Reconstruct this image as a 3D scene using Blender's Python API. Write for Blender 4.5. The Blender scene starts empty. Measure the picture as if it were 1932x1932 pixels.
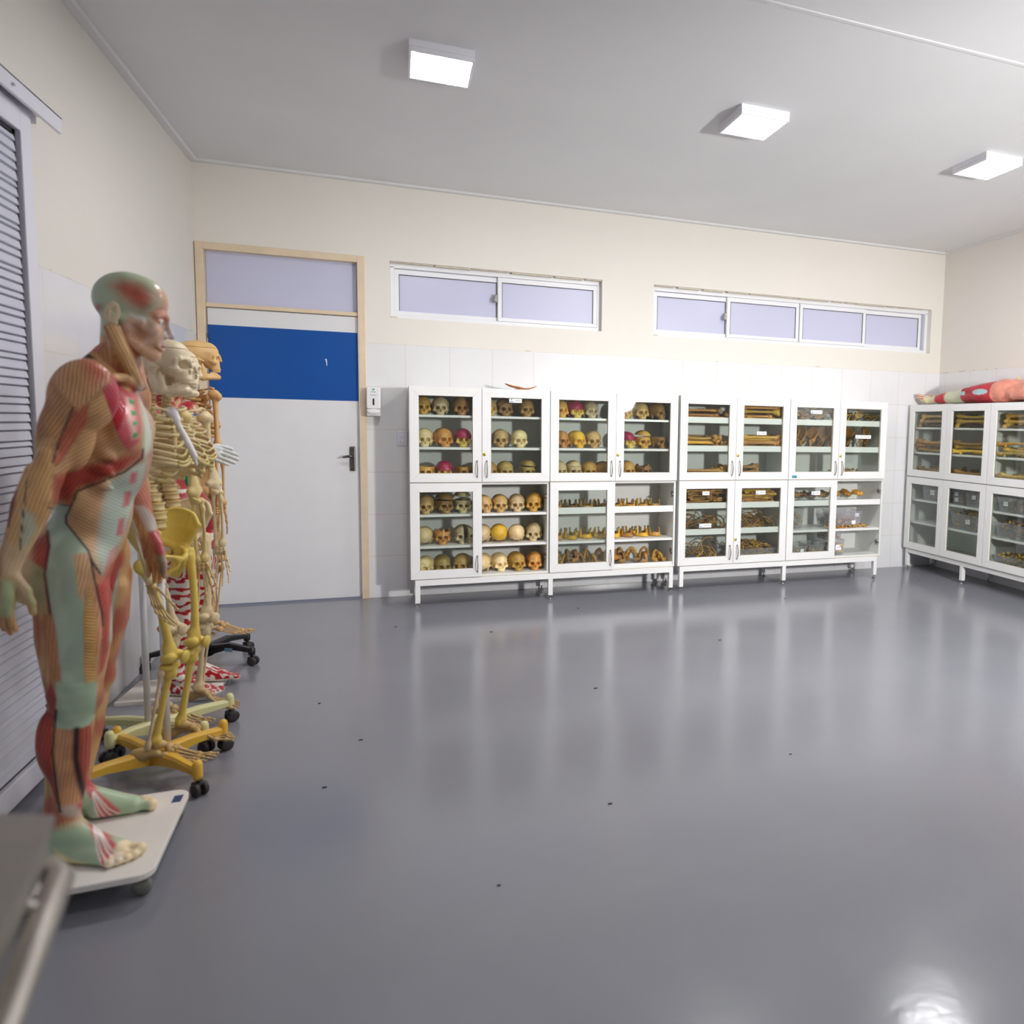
import bpy, bmesh, math, random
import numpy as np
from mathutils import Vector, Matrix, Euler

C = bpy.context.scene.collection
SC = bpy.context.scene
PI = math.pi

# ---------------------------------------------------------------- camera
ROOM_W, ROOM_H, TILE_TOP = 6.532, 3.178, 1.981
cam_data = bpy.data.cameras.new('camera')
cam = bpy.data.objects.new('camera', cam_data)
C.objects.link(cam)
cam_data.sensor_width = 36.0
cam_data.sensor_fit = 'HORIZONTAL'
cam_data.lens = 1358.72 / 1932 * 36.0
cam_data.shift_x = (966 - 1250.46) / 1932
cam_data.shift_y = (920.68 - 966) / 1932
cam_data.clip_start = 0.05
_yaw, _pit, _rol = 0.35342, -0.08758, 0.02027
_f = Vector((math.sin(_yaw) * math.cos(_pit), math.cos(_yaw) * math.cos(_pit), math.sin(_pit)))
_r = Vector((math.cos(_yaw), -math.sin(_yaw), 0))
_u = _r.cross(_f)
_r2 = _r * math.cos(_rol) + _u * math.sin(_rol)
_u2 = _u * math.cos(_rol) - _r * math.sin(_rol)
_m = Matrix((_r2, _u2, -_f)).transposed().to_4x4()
_m.translation = Vector((1.32813, -6.00694, 1.4035))
cam.matrix_world = _m
cam_data.dof.use_dof = True
cam_data.dof.focus_distance = 4.6
cam_data.dof.aperture_fstop = 2.0
SC.camera = cam

# ---------------------------------------------------------------- world, lights, exposure
world = bpy.data.worlds.new('world')
SC.world = world
world.use_nodes = True
world.node_tree.nodes['Background'].inputs[0].default_value = (0.62, 0.66, 0.9, 1)
world.node_tree.nodes['Background'].inputs[1].default_value = 0.5
SC.view_settings.view_transform = 'Standard'
SC.view_settings.look = 'None'
SC.view_settings.gamma = 1
SC.view_settings.use_curve_mapping = False
SC.view_settings.exposure = 0.0
LAMP_POWER = 98.0          # emission strength of each ceiling panel
# ceiling panels: the three in the picture, plus unseen extras added to light the right side more
LAMP_SPOTS = [(1.548, -2.12), (3.28, -2.11), (5.01, -2.10)]
LAMP_SPOTS_ADDED = [(3.28, -4.75), (5.01, -4.75), (5.01, -7.4)]
# the photographer's lamp on a stand to the right of the camera: it throws the cabinet shadows to the left
_fl = bpy.data.lights.new('studio_lamp', 'SPOT'); _fl.energy = 800; _fl.shadow_soft_size = .15; _fl.color = (1, .985, .97)
_fl.spot_size = math.radians(92); _fl.spot_blend = .85
_flo = bpy.data.objects.new('studio_lamp', _fl); C.objects.link(_flo); _flo.location = (4.80, -6.1, 1.77)
_flo.rotation_euler = (Vector((4.1, 0, 1.75)) - Vector((4.80, -6.1, 1.77))).to_track_quat('-Z', 'Y').to_euler()
SC.cycles.max_bounces = 8
SC.cycles.diffuse_bounces = 4
SC.cycles.glossy_bounces = 3
SC.cycles.transmission_bounces = 6
SC.cycles.transparent_max_bounces = 12
SC.cycles.sample_clamp_indirect = 6.0
SC.cycles.caustics_reflective = False
SC.cycles.caustics_refractive = False
SC.cycles.use_denoising = True
SC.cycles.blur_glossy = 1.0

# ---------------------------------------------------------------- small helpers
def s2l(c):
    c = c / 255.0
    return c / 12.92 if c <= 0.04045 else ((c + 0.055) / 1.055) ** 2.4
def rgb(r, g, b): return (s2l(r), s2l(g), s2l(b), 1.0)

def tag(o, label, cat=None, group=None, kind=None):
    o['label'] = label
    if cat: o['category'] = cat
    if group: o['group'] = group
    if kind: o['kind'] = kind
    return o

class NT:
    """tiny node-tree writer"""
    def __init__(self, name):
        self.m = bpy.data.materials.new(name); self.m.use_nodes = True
        self.t = self.m.node_tree; self.t.nodes.clear()
        self.out = self.n('ShaderNodeOutputMaterial')
    def n(self, typ, **kw):
        nd = self.t.nodes.new(typ)
        for k, v in kw.items(): setattr(nd, k, v)
        return nd
    def l(self, a, b): self.t.links.new(a, b)
    def put(self, sock, v):
        if hasattr(v, 'is_output'): self.l(v, sock)
        else: sock.default_value = v
    def math(self, op, a, b=0.0, clamp=False):
        nd = self.n('ShaderNodeMath', operation=op); nd.use_clamp = clamp
        self.put(nd.inputs[0], a); self.put(nd.inputs[1], b)
        return nd.outputs[0]
    def mix(self, f, a, b, mode='MIX'):
        nd = self.n('ShaderNodeMix', data_type='RGBA', blend_type=mode)
        self.put(nd.inputs[0], f); self.put(nd.inputs[6], a); self.put(nd.inputs[7], b)
        return nd.outputs[2]
    def noise(self, scale, detail=4, vec=None, rough=.55):
        nd = self.n('ShaderNodeTexNoise'); nd.inputs['Scale'].default_value = scale
        nd.inputs['Detail'].default_value = detail; nd.inputs['Roughness'].default_value = rough
        if vec is not None: self.l(vec, nd.inputs['Vector'])
        return nd.outputs['Fac']
    def ramp(self, f, stops):
        nd = self.n('ShaderNodeValToRGB'); self.l(f, nd.inputs[0])
        e = nd.color_ramp.elements
        while len(e) < len(stops): e.new(0.5)
        for el, (p, c) in zip(e, stops): el.position = p; el.color = c
        return nd.outputs[0]
    def coord(self, which='Object'): return self.n('ShaderNodeTexCoord').outputs[which]
    def bsdf(self, **kw):
        nd = self.n('ShaderNodeBsdfPrincipled')
        for k, v in kw.items(): self.put(nd.inputs[k.replace('_', ' ')], v)
        self.l(nd.outputs[0], self.out.inputs[0]); return nd
    def bump(self, h, strength=.3, dist=.01):
        nd = self.n('ShaderNodeBump'); nd.inputs['Strength'].default_value = strength
        nd.inputs['Distance'].default_value = dist; self.l(h, nd.inputs['Height']); return nd.outputs[0]

MATS = {}
def mat(name, col, rough=.5, metal=0.0, var=0.0, vscale=6.0, bump=0.0, bscale=80.0, coat=0.0, emit=None):
    if name in MATS: return MATS[name]
    t = NT(name)
    base = col
    if var:
        f = t.noise(vscale, 5, t.coord())
        d = tuple(max(0, c * (1 - var)) for c in col[:3]) + (1,)
        b = tuple(min(1, c * (1 + var * .5)) for c in col[:3]) + (1,)
        base = t.ramp(f, [(.3, d), (.7, b)])
    nd = t.bsdf(Base_Color=base, Roughness=rough, Metallic=metal, Coat_Weight=coat)
    if emit:
        t.put(nd.inputs['Emission Color'], emit[0]); nd.inputs['Emission Strength'].default_value = emit[1]
    if bump: t.l(t.bump(t.noise(bscale, 3, t.coord()), bump, .004), nd.inputs['Normal'])
    MATS[name] = t.m
    return t.m

# ---- mesh writer: boxes, tubes, lathes and prisms collected into ONE mesh object
class MB:
    def __init__(self): self.v = []; self.f = []; self.mi = []; self.sm = []
    def add(self, vs, fs, mi=0, smooth=False):
        o = len(self.v); self.v += [tuple(p) for p in vs]
        for f in fs: self.f.append(tuple(i + o for i in f)); self.mi.append(mi); self.sm.append(smooth)
        return self
    def box(self, x0, x1, y0, y1, z0, z1, mi=0):
        return self.add([(x0,y0,z0),(x1,y0,z0),(x1,y1,z0),(x0,y1,z0),(x0,y0,z1),(x1,y0,z1),(x1,y1,z1),(x0,y1,z1)],
                 [(3,2,1,0),(4,5,6,7),(0,1,5,4),(1,2,6,5),(2,3,7,6),(3,0,4,7)], mi)
    def bbox(self, x0, x1, y0, y1, z0, z1, b=.003, mi=0):
        """box with small chamfered edges"""
        bm = bmesh.new(); bmesh.ops.create_cube(bm, size=1)
        for v in bm.verts: v.co = Vector(((x0+x1)/2 + v.co.x*(x1-x0), (y0+y1)/2 + v.co.y*(y1-y0), (z0+z1)/2 + v.co.z*(z1-z0)))
        bmesh.ops.bevel(bm, geom=bm.edges[:], offset=b, segments=2, affect='EDGES', profile=.5)
        return self.bm(bm, mi)
    def bm(self, bm, mi=0, smooth=False):
        bm.verts.index_update()
        self.add([v.co[:] for v in bm.verts], [[v.index for v in f.verts] for f in bm.faces], mi, smooth); bm.free(); return self
    def tube(self, pts, rad, n=10, mi=0, flat=1.0, up=(0,0,1), caps=True, smooth=True):
        """swept tube; rad may be a list; flat squeezes the section along the 'up' side"""
        pts = [Vector(p) for p in pts]; N = len(pts)
        if not hasattr(rad, '__len__'): rad = [rad] * N
        vs = []; side = None
        for i, p in enumerate(pts):
            d = (pts[min(i+1, N-1)] - pts[max(i-1, 0)]).normalized()
            if side is None:
                u = Vector(up)
                if abs(d.dot(u)) > .95: u = Vector((1, 0, 0))
                side = d.cross(u).normalized()
            else: side = (side - d * side.dot(d)).normalized()
            w = side.cross(d)
            for k in range(n):
                a = 2 * PI * k / n
                vs.append(p + side * (math.cos(a) * rad[i]) + w * (math.sin(a) * rad[i] * flat))
        fs = [(i*n+k, i*n+(k+1) % n, (i+1)*n+(k+1) % n, (i+1)*n+k) for i in range(N-1) for k in range(n)]
        if caps: fs += [tuple(range(n-1, -1, -1)), tuple((N-1)*n + k for k in range(n))]
        return self.add(vs, fs, mi, smooth)
    def lathe(self, prof, c=(0,0,0), n=20, axis='z', mi=0, smooth=True):
        """prof: list of (radius, height)"""
        vs = []
        for r, h in prof:
            for k in range(n):
                a = 2*PI*k/n; x, y = r*math.cos(a), r*math.sin(a)
                p = {'z': (x, y, h), 'y': (x, h, y), 'x': (h, x, y)}[axis]
                vs.append((p[0]+c[0], p[1]+c[1], p[2]+c[2]))
        N = len(prof)
        fs = [(i*n+k, i*n+(k+1) % n, (i+1)*n+(k+1) % n, (i+1)*n+k) for i in range(N-1) for k in range(n)]
        fs += [tuple(range(n-1, -1, -1)), tuple((N-1)*n+k for k in range(n))]
        return self.add(vs, fs, mi, smooth)
    def prism(self, poly, z0, z1, mi=0):
        n = len(poly)
        return self.add([(x, y, z0) for x, y in poly] + [(x, y, z1) for x, y in poly],
                 [tuple(range(n-1, -1, -1)), tuple(range(n, 2*n))] + [(i, (i+1) % n, n+(i+1) % n, n+i) for i in range(n)], mi)
    def move(self, d=(0,0,0), rz=0.0):
        c, s = math.cos(rz), math.sin(rz)
        self.v = [(x*c - y*s + d[0], x*s + y*c + d[1], z + d[2]) for x, y, z in self.v]; return self
    def build(self, name, mats, parent=None, loc=(0,0,0), rot=(0,0,0)):
        me = bpy.data.meshes.new(name); me.from_pydata(self.v, [], self.f); me.update()
        if not isinstance(mats, (list, tuple)): mats = [mats]
        for m in mats: me.materials.append(m)
        me.polygons.foreach_set('material_index', self.mi)
        me.polygons.foreach_set('use_smooth', self.sm)
        bm = bmesh.new(); bm.from_mesh(me); bmesh.ops.recalc_face_normals(bm, faces=bm.faces[:]); bm.to_mesh(me); bm.free()
        return link(name, me, parent, loc, rot)

def link(name, me, parent=None, loc=(0,0,0), rot=(0,0,0), color=None):
    o = bpy.data.objects.new(name, me); C.objects.link(o)
    if parent: o.parent = parent
    o.location = loc; o.rotation_euler = rot
    if color: o.color = color
    return o
def empty(name, loc=(0,0,0), rz=0.0, parent=None):
    o = bpy.data.objects.new(name, None); C.objects.link(o); o.location = loc
    o.rotation_euler = (0,0,rz) if not hasattr(rz, '__len__') else rz
    o.empty_display_size = .1
    if parent: o.parent = parent
    return o
def copy_tree(o, parent=None, color=None):
    c = o.copy(); C.objects.link(c)
    if parent: c.parent = parent
    if color and o.type == 'MESH': c.color = color
    for ch in o.children: copy_tree(ch, c, color)
    return c

def text(s, size, m, parent, loc, rot, name='lettering', depth=.0004):
    cu = bpy.data.curves.new(name, 'FONT'); cu.body = s; cu.size = size
    cu.align_x = 'CENTER'; cu.align_y = 'CENTER'; cu.extrude = depth
    o = bpy.data.objects.new(name, cu); C.objects.link(o)
    dg = bpy.context.evaluated_depsgraph_get()
    me = bpy.data.meshes.new_from_object(o.evaluated_get(dg))
    bpy.data.objects.remove(o); bpy.data.curves.remove(cu)
    me.materials.clear(); me.materials.append(m)
    return link(name, me, parent, loc, rot)

# ---- signed-distance modelling: bodies and bones are grown as one smooth surface each
class SDF:
    def __init__(self, lo, hi, h):
        self.lo = np.array(lo, float); self.h = h
        self.n = np.ceil((np.array(hi) - self.lo) / h).astype(int) + 1
        self.d = np.full(self.n, 1.0, np.float32)
    def _sub(self, lo, hi, pad):
        a = np.clip(np.floor((np.array(lo) - pad - self.lo) / self.h).astype(int), 0, self.n)
        b = np.clip(np.ceil((np.array(hi) + pad - self.lo) / self.h).astype(int) + 1, 0, self.n)
        if (b - a <= 0).any(): return None, None
        g = [(self.lo[i] + self.h * np.arange(a[i], b[i])).astype(np.float32) for i in range(3)]
        P = (g[0][:, None, None], g[1][None, :, None], g[2][None, None, :])
        return (slice(a[0], b[0]), slice(a[1], b[1]), slice(a[2], b[2])), P
    def prim(self, fn, lo, hi, k=.01, op='u'):
        sl, P = self._sub(lo, hi, k + 3 * self.h)
        if sl is None: return self
        e = fn(*P); d = self.d[sl]
        if op == 'u':
            t = np.clip(k - np.abs(d - e), 0, None) / k if k > 0 else 0
            self.d[sl] = np.minimum(d, e) - t * t * k * .25
        elif op == 's':
            e = -e; t = np.clip(k - np.abs(d - e), 0, None) / k if k > 0 else 0
            self.d[sl] = np.maximum(d, e) + t * t * k * .25
        return self
    def cap(self, a, b, ra, rb=None, k=.01, op='u'):
        rb = ra if rb is None else rb
        a = np.array(a, float); b = np.array(b, float); r = max(ra, rb)
        return self.prim(f_cap(a, b, ra, rb), np.minimum(a, b) - r, np.maximum(a, b) + r, k, op)
    def chain(self, pts, rad, k=.01, op='u'):
        fs = [f_cap(pts[i], pts[i+1], rad[i], rad[i+1]) for i in range(len(pts) - 1)]
        def fn(x, y, z):
            d = fs[0](x, y, z)
            for f in fs[1:]: d = np.minimum(d, f(x, y, z))
            return d
        p = np.array([tuple(q) for q in pts], float); r = max(rad)
        return self.prim(fn, p.min(0) - r, p.max(0) + r, k, op)
    def ell(self, c, r, rot=None, k=.01, op='u'):
        R = max(r); c = np.array(c, float)
        return self.prim(f_ell(c, r, rot), c - R, c + R, k, op)
    def box(self, c, r, rnd=.003, rot=None, k=.005, op='u'):
        c = np.array(c, float); R = np.linalg.norm(r) + rnd
        return self.prim(f_box(c, r, rnd, rot), c - R, c + R, k, op)
    def mesh(self, name, m=None, smooth_it=0):
        d, h = self.d, self.h
        d[0] = d[-1] = np.maximum(d[0], .001); d[:, 0] = np.maximum(d[:, 0], .001); d[:, -1] = np.maximum(d[:, -1], .001)
        d[:, :, 0] = np.maximum(d[:, :, 0], .001); d[:, :, -1] = np.maximum(d[:, :, -1], .001)
        s = d < 0
        cnt = np.zeros(np.array(s.shape) - 1, np.uint8)
        off = [(i, j, k) for i in (0, 1) for j in (0, 1) for k in (0, 1)]
        nx, ny, nz = s.shape
        for i, j, k in off: cnt += s[i:nx-1+i, j:ny-1+j, k:nz-1+k]
        act = np.argwhere((cnt > 0) & (cnt < 8))
        idx = np.full(cnt.shape, -1, np.int32); idx[tuple(act.T)] = np.arange(len(act))
        val = np.stack([d[act[:, 0]+i, act[:, 1]+j, act[:, 2]+k] for i, j, k in off], 1)
        acc = np.zeros((len(act), 3)); num = np.zeros(len(act))
        O = np.array(off, float)
        for a in range(8):
            for b in range(a+1, 8):
                if np.abs(O[a] - O[b]).sum() != 1: continue
                va, vb = val[:, a], val[:, b]; cr = (va < 0) != (vb < 0)
                t = np.where(cr, va / np.where(cr, va - vb, 1), 0)
                acc += np.where(cr[:, None], O[a] + t[:, None] * (O[b] - O[a]), 0); num += cr
        v = self.lo + h * (act + acc / num[:, None])
        F = []
        for ax in range(3):
            sa = [slice(None)] * 3; sb = [slice(None)] * 3; sa[ax] = slice(0, -1); sb[ax] = slice(1, None)
            A, B = s[tuple(sa)], s[tuple(sb)]
            e = np.argwhere(A != B); inside = A[tuple(e.T)]
            o1, o2 = [(1, 2), (2, 0), (0, 1)][ax]
            ok = (e[:, o1] > 0) & (e[:, o2] > 0) & (e[:, o1] < s.shape[o1]-1) & (e[:, o2] < s.shape[o2]-1)
            e = e[ok]; inside = inside[ok]
            def ci(d1, d2):
                q = e.copy(); q[:, o1] -= d1; q[:, o2] -= d2; return idx[tuple(q.T)]
            q = np.stack([ci(1, 1), ci(0, 1), ci(0, 0), ci(1, 0)], 1)
            q[~inside] = q[~inside][:, ::-1]
            F.append(q)
        F = np.concatenate(F); F = F[(F >= 0).all(1)]
        for _ in range(smooth_it):
            e = np.concatenate([F[:, [0, 1]], F[:, [1, 2]], F[:, [2, 3]], F[:, [3, 0]]])
            sm = np.zeros_like(v); ct = np.zeros(len(v))
            for c in range(3):
                sm[:, c] = np.bincount(e[:, 0], v[e[:, 1], c], len(v)) + np.bincount(e[:, 1], v[e[:, 0], c], len(v))
            ct = np.bincount(e[:, 0], minlength=len(v)) + np.bincount(e[:, 1], minlength=len(v))
            v = v * .5 + .5 * sm / np.maximum(ct, 1)[:, None]
        me = np_mesh(name, v, F)
        if m: me.materials.append(m)
        self.v = v
        return me

def np_mesh(name, v, F):
    me = bpy.data.meshes.new(name); n = len(F); k = F.shape[1]
    me.vertices.add(len(v)); me.vertices.foreach_set('co', np.asarray(v, np.float32).ravel())
    me.loops.add(n * k); me.loops.foreach_set('vertex_index', F.ravel().astype(np.int32))
    me.polygons.add(n); me.polygons.foreach_set('loop_start', np.arange(0, n * k, k, dtype=np.int32))
    me.polygons.foreach_set('use_smooth', np.ones(n, bool))
    me.update(calc_edges=True); me.validate()
    return me

def f_cap(a, b, ra, rb):
    a = np.array(a, float); b = np.array(b, float); ab = b - a; L = max(float(ab @ ab), 1e-9)
    def fn(x, y, z):
        px, py, pz = x - a[0], y - a[1], z - a[2]
        t = np.clip((px*ab[0] + py*ab[1] + pz*ab[2]) / L, 0, 1)
        return np.sqrt((px - t*ab[0])**2 + (py - t*ab[1])**2 + (pz - t*ab[2])**2) - (ra + (rb - ra) * t)
    return fn
def f_rot(c, rot):
    M = np.array((Euler(rot).to_matrix() if not isinstance(rot, Matrix) else rot).transposed()) if rot is not None else None
    def q(x, y, z):
        x, y, z = x - c[0], y - c[1], z - c[2]
        if M is None: return x, y, z
        return tuple(M[i][0]*x + M[i][1]*y + M[i][2]*z for i in range(3))
    return q
def f_ell(c, r, rot=None):
    q = f_rot(c, rot)
    def fn(x, y, z):
        x, y, z = q(x, y, z)
        k0 = np.sqrt((x/r[0])**2 + (y/r[1])**2 + (z/r[2])**2)
        k1 = np.sqrt((x/r[0]**2)**2 + (y/r[1]**2)**2 + (z/r[2]**2)**2) + 1e-6
        return k0 * (k0 - 1) / k1
    return fn
def f_box(c, r, rnd, rot=None):
    q = f_rot(c, rot)
    def fn(x, y, z):
        x, y, z = q(x, y, z)
        a, b, d = np.abs(x) - r[0], np.abs(y) - r[1], np.abs(z) - r[2]
        return np.sqrt(np.maximum(a, 0)**2 + np.maximum(b, 0)**2 + np.maximum(d, 0)**2) + np.minimum(np.maximum(a, np.maximum(b, d)), 0) - rnd
    return fn
# ================================================================= THE ROOM
def tiled_wall_mat(name, axis, off):
    """cream paint above, white glazed 33 cm tiles below TILE_TOP; axis = the wall's horizontal axis"""
    t = NT(name); sep = t.n('ShaderNodeSeparateXYZ'); t.l(t.coord(), sep.inputs[0])
    h, z = sep.outputs[axis], sep.outputs[2]
    def grout(coord, o, size):
        f = t.math('FRACT', t.math('DIVIDE', t.math('SUBTRACT', coord, o - 50 * size), size))
        d = t.math('ABSOLUTE', t.math('SUBTRACT', f, .5))
        return t.math('GREATER_THAN', d, .5 - .0017 / size)
    g = t.math('MAXIMUM', grout(h, off, .3315), grout(z, TILE_TOP, .33))
    istile = t.math('LESS_THAN', z, TILE_TOP)
    nz = t.noise(1.2, 5, t.coord())
    nz2 = t.noise(9, 4, t.coord())
    paint = t.mix(nz, rgb(226, 221, 212), rgb(233, 229, 221))
    tile = t.mix(nz2, rgb(226, 226, 228), rgb(233, 233, 234))
    gcol = t.mix(nz2, rgb(196, 188, 172), rgb(216, 210, 198))
    # yellowed line of old paint along the top edge of the tiling
    e = t.math('LESS_THAN', t.math('ABSOLUTE', t.math('SUBTRACT', z, TILE_TOP + .004)), t.math('MULTIPLY', t.math('GREATER_THAN', t.noise(2.3, 6, t.coord(), .7), .56), .0035))
    col = t.mix(istile, paint, t.mix(g, tile, gcol))
    col = t.mix(e, col, rgb(205, 190, 160))
    rough = t.math('ADD', t.math('MULTIPLY', t.math('SUBTRACT', istile, t.math('MULTIPLY', g, istile)), -.42), .62)
    hgt = t.math('SUBTRACT', t.math('MULTIPLY', istile, t.math('SUBTRACT', 1.0, g)), t.math('MULTIPLY', t.noise(3.1, 2, t.coord()), -.3))
    b = t.bump(hgt, .25, .004)
    nd = t.bsdf(Base_Color=col, Roughness=rough); t.l(b, nd.inputs['Normal'])
    return t.m

def floor_mat():
    t = NT('grey_epoxy_floor'); co = t.coord()
    n1 = t.noise(.7, 6, co); n2 = t.noise(14, 6, co, .7); n3 = t.noise(260, 2, co)
    col = t.ramp(n1, [(.3, rgb(128, 129, 137)), (.7, rgb(137, 138, 146))])
    col = t.mix(t.math('MULTIPLY', t.math('GREATER_THAN', n2, .66), .25), col, rgb(140, 141, 149))
    col = t.mix(t.math('MULTIPLY', t.math('GREATER_THAN', n3, .70), .3), col, rgb(84, 86, 93))
    rough = t.math('ADD', t.math('MULTIPLY', t.noise(5, 5, co), .16), .10)
    hh = t.math('ADD', t.noise(6, 4, co), t.math('MULTIPLY', t.noise(38, 3, co), .35))
    nd = t.bsdf(Base_Color=col, Roughness=rough, IOR=1.52); t.l(t.bump(hh, .10, .01), nd.inputs['Normal'])
    return t.m

def rects(x0, x1, z0, z1, holes):
    """the rectangle minus its holes, as rectangles"""
    xs = sorted({x0, x1, *[h[0] for h in holes], *[h[1] for h in holes]})
    for a, b in zip(xs, xs[1:]):
        m = (a + b) / 2; cut = sorted((h[2], h[3]) for h in holes if h[0] < m < h[1]); z = z0
        for lo, hi in cut:
            if lo > z: yield a, b, z, lo
            z = hi
        if z < z1: yield a, b, z, z1

W_, H_ = ROOM_W, ROOM_H
BACK_Y = -9.2
M_paint = mat('white_gloss_paint', rgb(238, 238, 238), .35, var=.03)
M_ceil = mat('white_plaster_ceiling', rgb(226, 226, 226), .8, var=.03, vscale=1.5)
M_alu = mat('white_window_aluminium', rgb(236, 237, 240), .35, var=.03)
M_steel = mat('brushed_steel', rgb(150, 146, 142), .32, 1.0, var=.12, vscale=30)
M_chrome = mat('chrome', rgb(200, 198, 192), .15, 1.0)
M_black = mat('black_plastic', rgb(28, 28, 31), .4, var=.2)
M_rubber = mat('black_rubber', rgb(24, 20, 30), .7)
M_frost = mat('frosted_lavender_glass', rgb(200, 202, 226), .32, var=.03, vscale=1.2)
M_jamb = mat('ochre_cream_steel', rgb(226, 206, 176), .45, var=.08, vscale=9)

f = MB().box(-.2, W_ + .2, BACK_Y - .2, .2, -.1, 0).build('floor', floor_mat()); tag(f, 'glossy blue-grey epoxy floor of the room', 'floor', kind='structure')
c = MB().box(-.2, W_ + .2, BACK_Y - .2, .2, H_, H_ + .1).build('ceiling', M_ceil); tag(c, 'flat white plaster ceiling of the room', 'ceiling', kind='structure')
DOOR = (.03, 1.085, -.001, 2.605); WIN1 = (1.287, 2.964, 2.182, 2.609); WIN2 = (3.425, 6.395, 2.175, 2.612)
b = MB()
for a in rects(-.2, W_ + .2, 0, H_, [DOOR, WIN1, WIN2]): b.box(a[0], a[1], 0, .16, a[2], a[3])
o = b.build('wall_back', tiled_wall_mat('back_wall_paint_and_tile', 0, 1.391)); tag(o, 'cream back wall, white-tiled below, behind the bone cabinets', 'wall', kind='structure')
o = MB().box(-.16, 0, BACK_Y, 0, 0, H_).build('wall_left', tiled_wall_mat('left_wall_paint_and_tile', 1, -2.05)); tag(o, 'cream left wall, white-tiled below, behind the standing models', 'wall', kind='structure')
o = MB().box(W_, W_ + .16, BACK_Y, 0, 0, H_).build('wall_right', tiled_wall_mat('right_wall_paint_and_tile', 1, -.088)); tag(o, 'cream right wall, white-tiled below, past the corner', 'wall', kind='structure')
o = MB().box(-.16, W_ + .16, BACK_Y - .16, BACK_Y, 0, H_).build('wall_front', tiled_wall_mat('front_wall_paint_and_tile', 0, 0)); tag(o, 'cream and tiled wall closing the room opposite the windows', 'wall', kind='structure')
for i, (q, lab) in enumerate([((0, W_, -.045, 0, H_ - .018, H_), 'white plaster edge strip along the top of the back wall'),
                 ((0, .045, BACK_Y, -.045, H_ - .026, H_), 'white plaster edge strip along the top of the left wall'),
                 ((W_ - .045, W_, BACK_Y, -.045, H_ - .012, H_), 'white plaster edge strip along the top of the right wall'),
                 ((.045, W_ - .045, -3.172, -3.15, H_ - .005, H_), 'slim white joint strip running across the ceiling')]):
    tag(MB().bbox(*q, b=.002).build('trim_%d' % (i + 1), M_ceil), lab, 'ceiling trim', kind='structure')

# ---- door in the back wall
d = tag(empty('door_1', (.557, 0, 0)), 'white door with a broad blue band in a cream frame', 'door', kind='structure')
def at(o, b, name, m): return b.move((-o.location.x, -o.location.y, 0)).build(name, m, o)
b = MB(); b.bbox(.006, .056, -.014, .13, 0, 2.622); b.bbox(1.056, 1.108, -.014, .13, 0, 2.622); b.bbox(.056, 1.056, -.014, .13, 2.572, 2.622)
b.bbox(.056, 1.056, .005, .11, 2.176, 2.204)
at(d, b, 'door_frame', M_jamb)
leaf = at(d, MB().bbox(.064, 1.050, .022, .058, .012, 2.170), 'door_leaf', mat('white_laminate_door', rgb(226, 226, 228), .38, var=.02))
at(d, MB().box(.060, 1.052, .05, .058, 2.204, 2.572), 'transom_pane', M_frost)
def sub(parent, b, name, m): # shapes given in world x,y, parent sits at root
    p = parent
    while p.parent: p = p.parent
    return b.move((-p.location.x, -p.location.y, 0)).build(name, m, parent)
band = sub(leaf, MB().box(.064, 1.050, .0205, .022, 1.536, 2.052), 'blue_band', mat('blue_vinyl_film', rgb(0, 78, 158), .35, var=.03)); band['label'] = 'blue vinyl band'
sub(leaf, MB().tube([(.820, .0200, 1.838), (.828, .0200, 1.845), (.832, .0200, 1.825), (.833, .0200, 1.795)], [.003, .005, .004, .003], 6, flat=.15, up=(0,1,0)), 'paint_scratch', M_paint)
b = MB(); b.bbox(.981, 1.022, .006, .022, 1.0, 1.19, .008); b.lathe([(.008, .002), (.008, .0055)], (1.002, 0, 1.03), 10, 'y')
sub(leaf, b, 'lock_plate', mat('worn_steel', rgb(112, 108, 104), .35, 1.0, var=.2, vscale=40))
b = MB(); b.lathe([(.012, .006), (.012, -.035)], (1.002, 0, 1.115), 14, 'y'); b.tube([(1.006, -.040, 1.115), (.985, -.042, 1.117), (.955, -.040, 1.113), (.937, -.034, 1.108)], [.013, .013, .012, .010], 10, flat=.8)
sub(leaf, b, 'lever_handle', mat('worn_steel', rgb(112, 108, 104), .35, 1.0))
for z in (.35, 1.25, 1.94):
    sub(leaf, MB().lathe([(.007, z - .045), (.007, z + .045)], (.060, .014, 0), 10), 'hinge', M_steel)

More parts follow.
